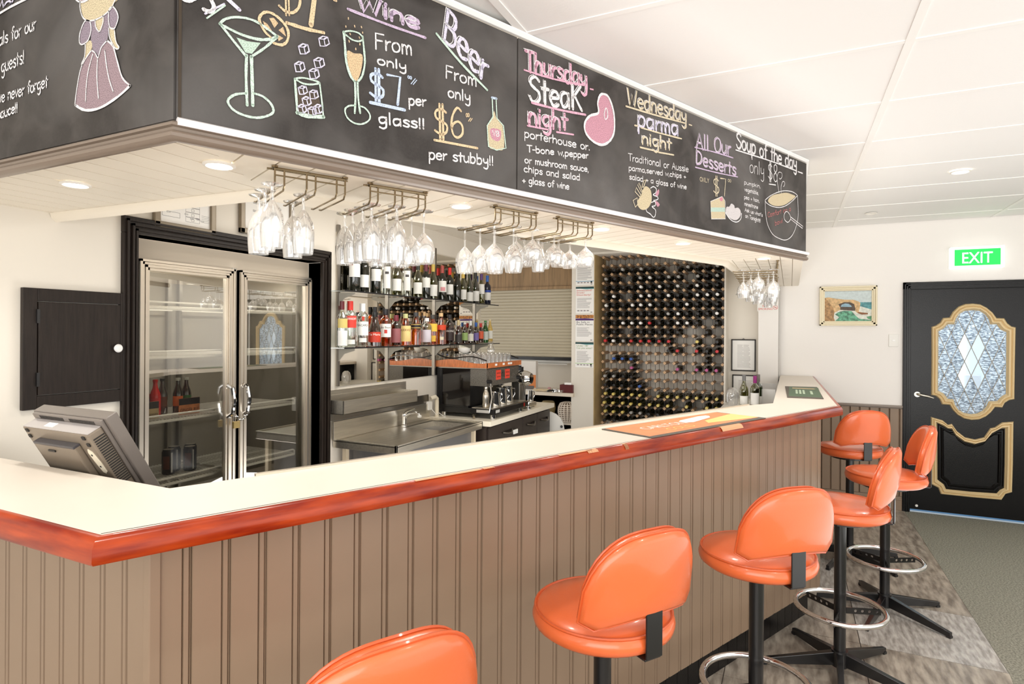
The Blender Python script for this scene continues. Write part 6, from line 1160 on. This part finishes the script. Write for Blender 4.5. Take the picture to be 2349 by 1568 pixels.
def inside(p, L):
    c = False
    for i in range(len(L)):
        a, b = L[i - 1], L[i]
        if (a[1] > p[1]) != (b[1] > p[1]) and p[0] < (b[0] - a[0]) * (p[1] - a[1]) / (b[1] - a[1]) + a[0]: c = not c
    return c
for sgn in (-1, 1):
    for k in range(-14, 15):
        y0 = -1.485 + .0485 + .097 * k + 1.44; z0 = 1.494 - .01; run = []
        for i in range(-120, 121):
            t = i / 100; q = (y0 + sgn * t * .0485 / .1255, z0 + t)
            if inside(q, op): run.append((.0105, q[0], q[1]))
        if len(run) > 2: MB().tube([run[0], run[-1]], .0026, 6).build('lead_came', lead, dr1)
hd = MB().lathe([(.024, -.006), (.024, 0)], 18, (0, .40, 1.052), 'x').build('handle_rose', steel, dr1, smooth=True)
MB().tube([(0, .40, 1.055), (-.045, .40, 1.055), (-.055, .385, 1.053), (-.055, .33, 1.042), (-.05, .285, 1.028)], [.010, .010, .011, .009, .005], 10).build('door_lever', steel, dr1, smooth=True)
MB().box(-.001, .0, -.45, .45, .0, .012).build('weather_strip', mat('blue_strip', (90, 140, 190), .5), dr1)
MB().lathe([(.010, -.008), (.012, 0)], 12, (0, .40, .045), 'x').build('door_stop', white_pl, dr1)
jm = struct(MB().box(XF - .022, XF + .06, -.985, -.925, 0, 2.075).box(XF - .022, XF + .06, -1.955, -1.895, 0, 2.075).box(XF - .022, XF + .06, -1.955, -.925, 2.01, 2.075).build('door_1', black_g, bev=.003))
for dx, hh in ((.010, .010), (.026, .014), (.042, .008)):
    MB().box(XF - .022 - hh, XF - .02, -.925 - dx - .009, -.925 - dx, 0, 2.075 - dx).box(XF - .022 - hh, XF - .02, -1.955, -.925 - dx, 2.075 - dx - .009, 2.075 - dx).build('moulding', black_g, jm)
struct(MB().box(8.2, 8.25, -3, .4, 0, 2.7).box(6.5, 8.2, .4, .45, 0, 2.7).box(6.5, 8.2, -3, -2.95, 0, 2.7).box(6.5, 8.2, -3, .4, 2.65, 2.7).box(6.48, 8.2, -3, .4, -.05, 0).build('wall_corridor', mat('corridor_blue_grey', (190, 204, 216), .8)))
tag(MB().box(7.2, 7.5, -1.7, -1.1, .001, 1.2).build('cabinet_body', mat('corridor_dark', (40, 48, 66), .6)), 'dark cabinet glimpsed through the clear diamonds of the door glass', 'cabinet')

# exit sign, painting, switch
ex = thing('exit_sign', 'lit green EXIT sign on the wall above the black door', 'sign', (XF, -1.455, 2.18))
MB().box(-.06, -.0, -.19, .19, 0, .19).build('housing', mat('sign_white_case', (250, 255, 250), .4, emit=.5), ex, bev=.006)
MB().box(-.063, -.060, -.160, .160, .025, .165).build('green_face', mat('sign_green', (16, 200, 60), .5, emit=2.2), ex)
lettering('EXIT', .135, mat('sign_white', (255, 255, 255), .5, emit=4.0), ex, planeM((XF - .064, -1.455 + .105, 2.18 + .045), (0, -1, 0), (0, 0, 1)), .21)
pa = thing('seascape_painting', 'small framed seascape with a rock arch and green surf on the far wall', 'picture', (XF - .003, -.487, 1.682))
crm = mat('cream_gilt_frame', (232, 220, 188), .4)
w, h = .472, .372
for q, (d0, d1, th) in enumerate(((0, .014, .036), (.014, .032, .024), (.032, .044, .018))):
    for b in ((-w / 2 + d0, -w / 2 + d1, d0, h - d0), (w / 2 - d1, w / 2 - d0, d0, h - d0), (-w / 2 + d0, w / 2 - d0, d0, d1), (-w / 2 + d0, w / 2 - d0, h - d1, h - d0)):
        MB().box(-th, 0, b[0], b[1], b[2], b[3]).build('frame_moulding', crm, pa, bev=.002)
FP = planeM((XF - .003 - .010, -.487 + .192, 1.682 + .044), (0, -1, 0), (0, 0, 1))
def pz(x, y_): return ((x - 205) / 990 * .384, (880 - y_) / 640 * .284)
def pf_(nm, pts, rgb, z, ns=.35):
    flat(nm, [pz(*p) for p in pts], mat('paint_%d_%d_%d' % rgb, rgb, .6, noise=ns, nscale=40), pa, FP, z)
pf_('painted_sky', [(205, 245), (1195, 245), (1195, 500), (205, 500)], (206, 218, 218), 0, .12)
pf_('painted_sea', [(205, 485), (1195, 485), (1195, 640), (205, 640)], (96, 158, 164), .0003)
pf_('painted_surf', [(205, 600), (940, 560), (1195, 640), (1195, 880), (205, 880)], (226, 228, 216), .0006, .2)
pf_('painted_water', [(430, 740), (500, 690), (620, 660), (780, 670), (860, 760), (940, 830), (1195, 860), (1195, 880), (430, 880), (520, 800)], (110, 176, 144), .0009, .6)
pf_('painted_water', [(1090, 790), (1195, 770), (1195, 860), (1120, 830)], (100, 160, 120), .0009, .4)
pf_('painted_rock', [(205, 380), (290, 370), (440, 400), (640, 425), (820, 430), (930, 470), (965, 500), (950, 620), (930, 680), (1000, 700), (1120, 710), (1120, 735), (990, 745), (900, 710), (850, 660), (700, 650), (540, 640), (420, 700), (205, 700)], (220, 184, 134), .0012, .3)
pf_('painted_shadow', [(500, 520), (620, 480), (740, 480), (830, 520), (860, 620), (850, 665), (700, 655), (540, 640), (540, 590), (520, 560)], (92, 78, 66), .0015, .3)
pf_('painted_arch_gap', [(550, 575), (570, 530), (640, 505), (720, 515), (770, 550), (785, 582), (680, 580)], (150, 184, 200), .0018, .15)
pf_('painted_rock', [(900, 690), (1000, 700), (1120, 712), (1120, 740), (1000, 745), (920, 715)], (146, 96, 60), .0018, .3)
pf_('painted_cliff', [(205, 380), (240, 410), (330, 520), (390, 600), (415, 700), (400, 800), (430, 880), (205, 880)], (186, 146, 100), .0021, .5)
sw = thing('light_switch', 'white light switch on the far wall left of the black door', 'switch', (XF, -.854, 1.49)); MB().box(-.008, 0, -.037, .037, 0, .115).build('plate', white_pl, sw, bev=.003); MB().box(-.011, -.008, -.012, .012, .05, .064).build('rocker', mat('rocker_white', (250, 250, 248), .3), sw, bev=.002)
cd = thing('cable_cover', 'grey cable cover running down the edge of the white pier', 'cable cover', (6.30, .1, 1.0)); MB().box(-.02, .03, -.012, .0, .15, 1.05).build('cover_strip', mat('grey_pvc', (200, 196, 190), .4), cd); MB().box(-.022, .032, -.014, .002, .11, .155).build('end_cap', mat('grey_end', (120, 112, 104), .5), cd)

# no smoking sign
ns = thing('no_smoking_sign', 'white NO SMOKING sign in red letters on the white pier', 'sign', (6.236, .20, 1.822)); MB().box(-.003, 0, -.095, .095, 0, .070).build('sign_plate', white_pl, ns)
FN = planeM((6.2325, .295, 1.822), (0, -1, 0), (0, 0, 1)); rd = mat('sign_red', (214, 60, 48), .5)
lettering('NO', .030, rd, ns, FN @ Matrix.Translation((.048, .040, .0003)), .040); lettering('SMOKING', .028, rd, ns, FN @ Matrix.Translation((.008, .012, .0003)), .128)
o = MB().tube([(.162 + .020 * math.cos(a), .036 + .020 * math.sin(a), .001) for a in [2 * PI * i / 24 for i in range(24)]], .0014, 5, True).tube([(.148, .050, .001), (.176, .022, .001)], .0014, 5).tube([(.150, .034, .001), (.174, .038, .001)], .0016, 5).build('symbol', rd, ns); o.matrix_basis = parent_m(ns).inverted() @ FN

# framed notices on the bar wall
def wall_frame(lab, y0, y1, z0, z1, x=6.336, hook=True):
    t = thing('framed_notice', lab, 'picture', (x, (y0 + y1) / 2, z0)); w = y1 - y0; h = z1 - z0; f_ = .011
    for b in ((-w / 2, -w / 2 + f_, 0, h), (w / 2 - f_, w / 2, 0, h), (-w / 2, w / 2, 0, f_), (-w / 2, w / 2, h - f_, h)): MB().box(-.014, 0, b[0], b[1], b[2], b[3]).build('frame_side', black_w, t, bev=.001)
    MB().box(-.006, 0, -w / 2 + f_, w / 2 - f_, f_, h - f_).build('sheet', paper, t)
    mb = MB(); z = h - .06
    while z > .03:
        a = random.uniform(.2, .3) * w; mb.add([(-.0063, .38 * w - .03, z), (-.0063, .38 * w - .03 - a, z), (-.0063, .38 * w - .03 - a, z + .003), (-.0063, .38 * w - .03, z + .003)], [(0, 1, 2, 3)]).add([(-.0063, -.0 * w, z), (-.0063, -a, z), (-.0063, -a, z + .003), (-.0063, 0, z + .003)], [(0, 1, 2, 3)]); z -= .013
    mb.build('fine_print', MATS['fine_print'], t)
    if hook: MB().tube([(-.006, -.008, h), (-.006, 0, h + .01), (-.006, .008, h)], .003, 5).build('hanger', blk, t)
wall_frame('black-framed licence hanging right of the wine rack', .311, .541, 1.225, 1.545)
wall_frame('black-framed chart lower on the wall, behind three wine bottles', .29, .53, .80, 1.188, hook=False)

# three bottles on the back shelf at the far end
bsf = thing('end_shelf', 'low white shelf behind the far end of the bar', 'shelf', (5.75, .35, 0)); MB().box(-.35, .55, -.24, .20, .93, .955).build('shelf_plate', white_pl, bsf, bev=.003); MB().box(-.33, .5, -.2, .18, 0, .93).build('carcass', wall_b, bsf)
gB = 'part-used wine bottles on the end shelf'
bottle('half-empty pale green wine bottle, leftmost of three at the bar end', 5.52, .365, .9555, 'burgundy', .285, .037, g_olive, (120, 118, 116), .82, (.10, .36), group=gB)
bottle('green wine bottle with a magenta cap, middle of three at the bar end', 5.50, .275, .9555, 'bordeaux', .280, .037, g_olive, (140, 30, 110), .78, (.12, .48), group=gB)
bottle('green wine bottle with a grey cap, half hidden behind the magenta-capped one', 5.62, .255, .9555, 'bordeaux', .285, .037, g_green, (120, 110, 104), .78, (.10, .34), group=gB)
bd2 = thing('round_clear_lamp', 'clear plastic bag of papers beside the bottles at the bar end', 'bag', (5.62, .47, .9555)); MB().lathe([(.04, 0), (.055, .04), (.058, .09), (.045, .14), (.02, .16), (0, .16)], 14).build('bag_body', glassy('cloudy_plastic', blend=.4, base=.2, white=.35), bd2, smooth=True); bd2.name = 'plastic_bag'
mh = thing('menu_holder', 'clear acrylic leaflet holder with white card at the bar end', 'leaflet holder', (5.62, .185, .9555)); MB().box(-.004, .004, -.075, .065, 0, .21).build('holder_back', glassy('acrylic', blend=.3, base=.15, white=.2), mh); MB().box(-.010, -.005, -.07, .06, .0, .16).build('card', paper, mh)

# ------------------------------------------------------------------ the till screen
ts = thing('till_screen', 'dark grey touch-screen till seen from behind, tilted back beside the counter', 'till', (1.03, 1.93, 1.06))
tp1 = mat('till_grey', (112, 104, 98), .32, coat=.3); tp2 = mat('till_top_light', (176, 170, 168), .3, coat=.3); tp3 = mat('till_housing', (124, 112, 98), .34, coat=.2); vent = mat('vent_dark', (34, 32, 30), .6)
P1 = Vector((1.035, 1.746, 1.366)); tt = Vector((.476, 0, -.88)); tn = Vector((.88, 0, .476))     # down along the screen, outwards from the screen
def tm(): 
    m = Matrix((tt, Vector((0, 1, 0)), tn)).transposed().to_4x4(); m.translation = P1 - Vector(ts.location); return m
def tb(name, b, m, bev=.003, parent=None):
    mb = MB(); mb.T = tm(); return mb.box(*b).build(name, m, parent or ts, bev=bev)
tb('bezel', (0, .325, 0, .372, -.035, 0), tp1); tb('screen_glass', (.02, .30, .02, .352, 0, .002), mat('screen_black', (14, 14, 16), .05), 0)
tb('rear_shell', (.002, .31, .012, .360, -.046, -.035), tp1)
hs_ = tb('housing', (.020, .30, .018, .354, -.088, -.046), tp3, .005)
tb('housing_top', (.0185, .0205, .021, .351, -.086, -.047), tp2, 0)
for k in range(40):
    if k not in (18, 19, 20, 21): tb('vent_slot', (.006, .017, .045 + k * .007, .0482 + k * .007, -.0468, -.0455), vent, 0)
for k in range(22): tb('side_vent', (.040 + k * .0075, .0434 + k * .0075, .0165, .0185, -.082, -.050), vent, 0)
tb('cable_cover', (.058, .30, .085, .290, -.108, -.088), tp3, .004); tb('cover_lip', (.054, .062, .085, .290, -.109, -.088), mat('lip_dark', (70, 68, 72), .3), .002)
tb('cover_tab', (.075, .081, .19, .225, -.112, -.108), blk_pl, .001)
for (a, b) in ((.032, .045), (.055, .040), (.030, .33), (.052, .335)): tb('mount_boss', (a - .006, a + .006, b - .007, b + .007, -.092, -.088), vent, .002)
tb('white_sticker', (.0178, .0186, .21, .255, -.076, -.058), paper, 0)
mb = MB(); mb.T = tm(); mb.prism([(.072, .060), (.080, .046), (.12, .034), (.150, .032), (.158, .040), (.154, .052), (.12, .062), (.085, .068)], -.090, -.088); mb.build('cream_label', mat('sticker_cream', (232, 222, 200), .5), ts)
mb = MB(); mb.T = tm(); mb.box(.090, .095, .052, .057, -.0912, -.090).box(.130, .135, .044, .049, -.0912, -.090).build('label_print', vent, ts)
MB().box(-.02, .16, -.12, .06, -.03, .05).build('stand', tp1, ts, bev=.006); MB().box(-.06, .24, -.16, .10, -.06, -.03).build('base', blk_pl, ts, bev=.006)
wb = thing('back_bench', 'low work bench behind the counter carrying the till', 'bench', (1.15, 2.0, 0)); MB().box(-.10, .22, -.5, .65, .96, 1.0).build('bench_top', steel_d, wb); MB().box(-.08, .2, -.45, .62, 0, .96).build('carcass', dk, wb)

# drinks in the fridge
def small_bottle(lab, x, y_, z, liq, lc_, cap, h=.19, r=.026, grp='soft drink bottles on the third fridge shelf'):
    return bottle(lab, x, y_, z, 'beer', h, r, liq, cap, .93, (.22, .5), mat('label_%d_%d_%d' % lc_, lc_, .5), group=grp, seg=14)
rbt = mat('red_drink', (214, 24, 30), .1, coat=.5)
pk = 0
for (x, yy, liq, lc_, cap, nm) in ((1.86, 2.95, g_brown, (196, 160, 100), (40, 40, 40), 'brown mixer bottle at the left of the third fridge shelf'), (1.915, 3.0, g_brown, (60, 50, 80), (40, 40, 40), 'brown mixer bottle second from the left in the fridge'), (1.965, 2.99, rbt, (226, 40, 40), (200, 30, 30), 'bright red soft drink bottle in the fridge'),
    (2.03, 3.03, g_brown, (110, 60, 40), (60, 60, 60), 'dark mixer bottle right of the red drink'), (2.09, 2.99, g_brown, (226, 120, 70), (200, 200, 190), 'mixer bottle with an orange label in the fridge'), (2.145, 3.0, g_brown, (60, 110, 60), (200, 200, 190), 'mixer bottle with a green label in the fridge')):
    small_bottle(nm, x, yy, 1.152, liq, lc_, cap)
for (x0, x1, lab, c1, txt) in ((1.83, 1.94, 'cream and black drinks carton with lettering in the fridge', (206, 180, 136), 'Schweppes'), (2.05, 2.17, 'orange and green ginger ale carton in the fridge', (220, 140, 90), 'GINGER ALE')):
    t = thing('drinks_carton', lab, 'carton', ((x0 + x1) / 2, 2.925, 1.152)); hw_ = (x1 - x0) / 2
    MB().box(-hw_, hw_, -.002, .002, 0, .085).build('carton_front', mat('carton_%d' % c1[1], c1, .5, noise=.2, nscale=30), t); MB().box(-hw_, hw_, -.003, -.002, .05, .085).build('carton_band', mat('carton_dark', (44, 38, 40), .5), t)
    lettering(txt, .026, mat('carton_ink', (70, 40, 30), .5), t, planeM((x0 + .006, 2.9215, 1.165), (1, 0, 0), (0, 0, 1)), (x1 - x0) * .9)
cg = 'dark drink cans on the lowest visible fridge shelf'
for i, (x, yy) in enumerate(((2.06, 3.02), (2.125, 3.07), (2.17, 3.0), (2.215, 3.06))):
    if i == 0:
        t0 = thing('drink_can', '', 'can', (x, yy, .828), 0, cg); MB().lathe([(.028, 0), (.033, .008), (.033, .118), (.027, .13), (.027, .132)], 18).build('can_body', mat('can_black', (32, 26, 26), .25, metal=.4), t0, smooth=True); MB().lathe([(.026, .1325), (.0, .1325)], 16, cap=False).build('can_lid', steel, t0)
        label_part(t0, .033, .03, .10, mat('can_brown', (96, 46, 28), .4), R(215), R(28), 'can_band'); label_part(t0, .0332, .012, .118, mat('can_silver', (196, 194, 190), .3), R(262), R(7), 'can_stripe'); q = t0
    else: q = dup(t0, (x, yy, .828))
    q['label'] = ['dark can with a pale stripe, leftmost in the fridge', 'dark can standing behind the leftmost can', 'dark can with brown band, third from the left', 'dark can half hidden by the fridge door frame'][i]

# ------------------------------------------------------------------ re-origin loose single meshes at their base
for o in [x for x in bpy.data.objects if x.parent is None and x.type == 'MESH' and x.location.length < 1e-6 and x.get('kind') != 'structure']:
    vs = [v.co for v in o.data.vertices]; c = Vector((sum((min(v[i] for v in vs), max(v[i] for v in vs))) / 2 for i in range(3))); c.z = min(v.z for v in vs)
    for v in vs: v -= c
    o.location = c
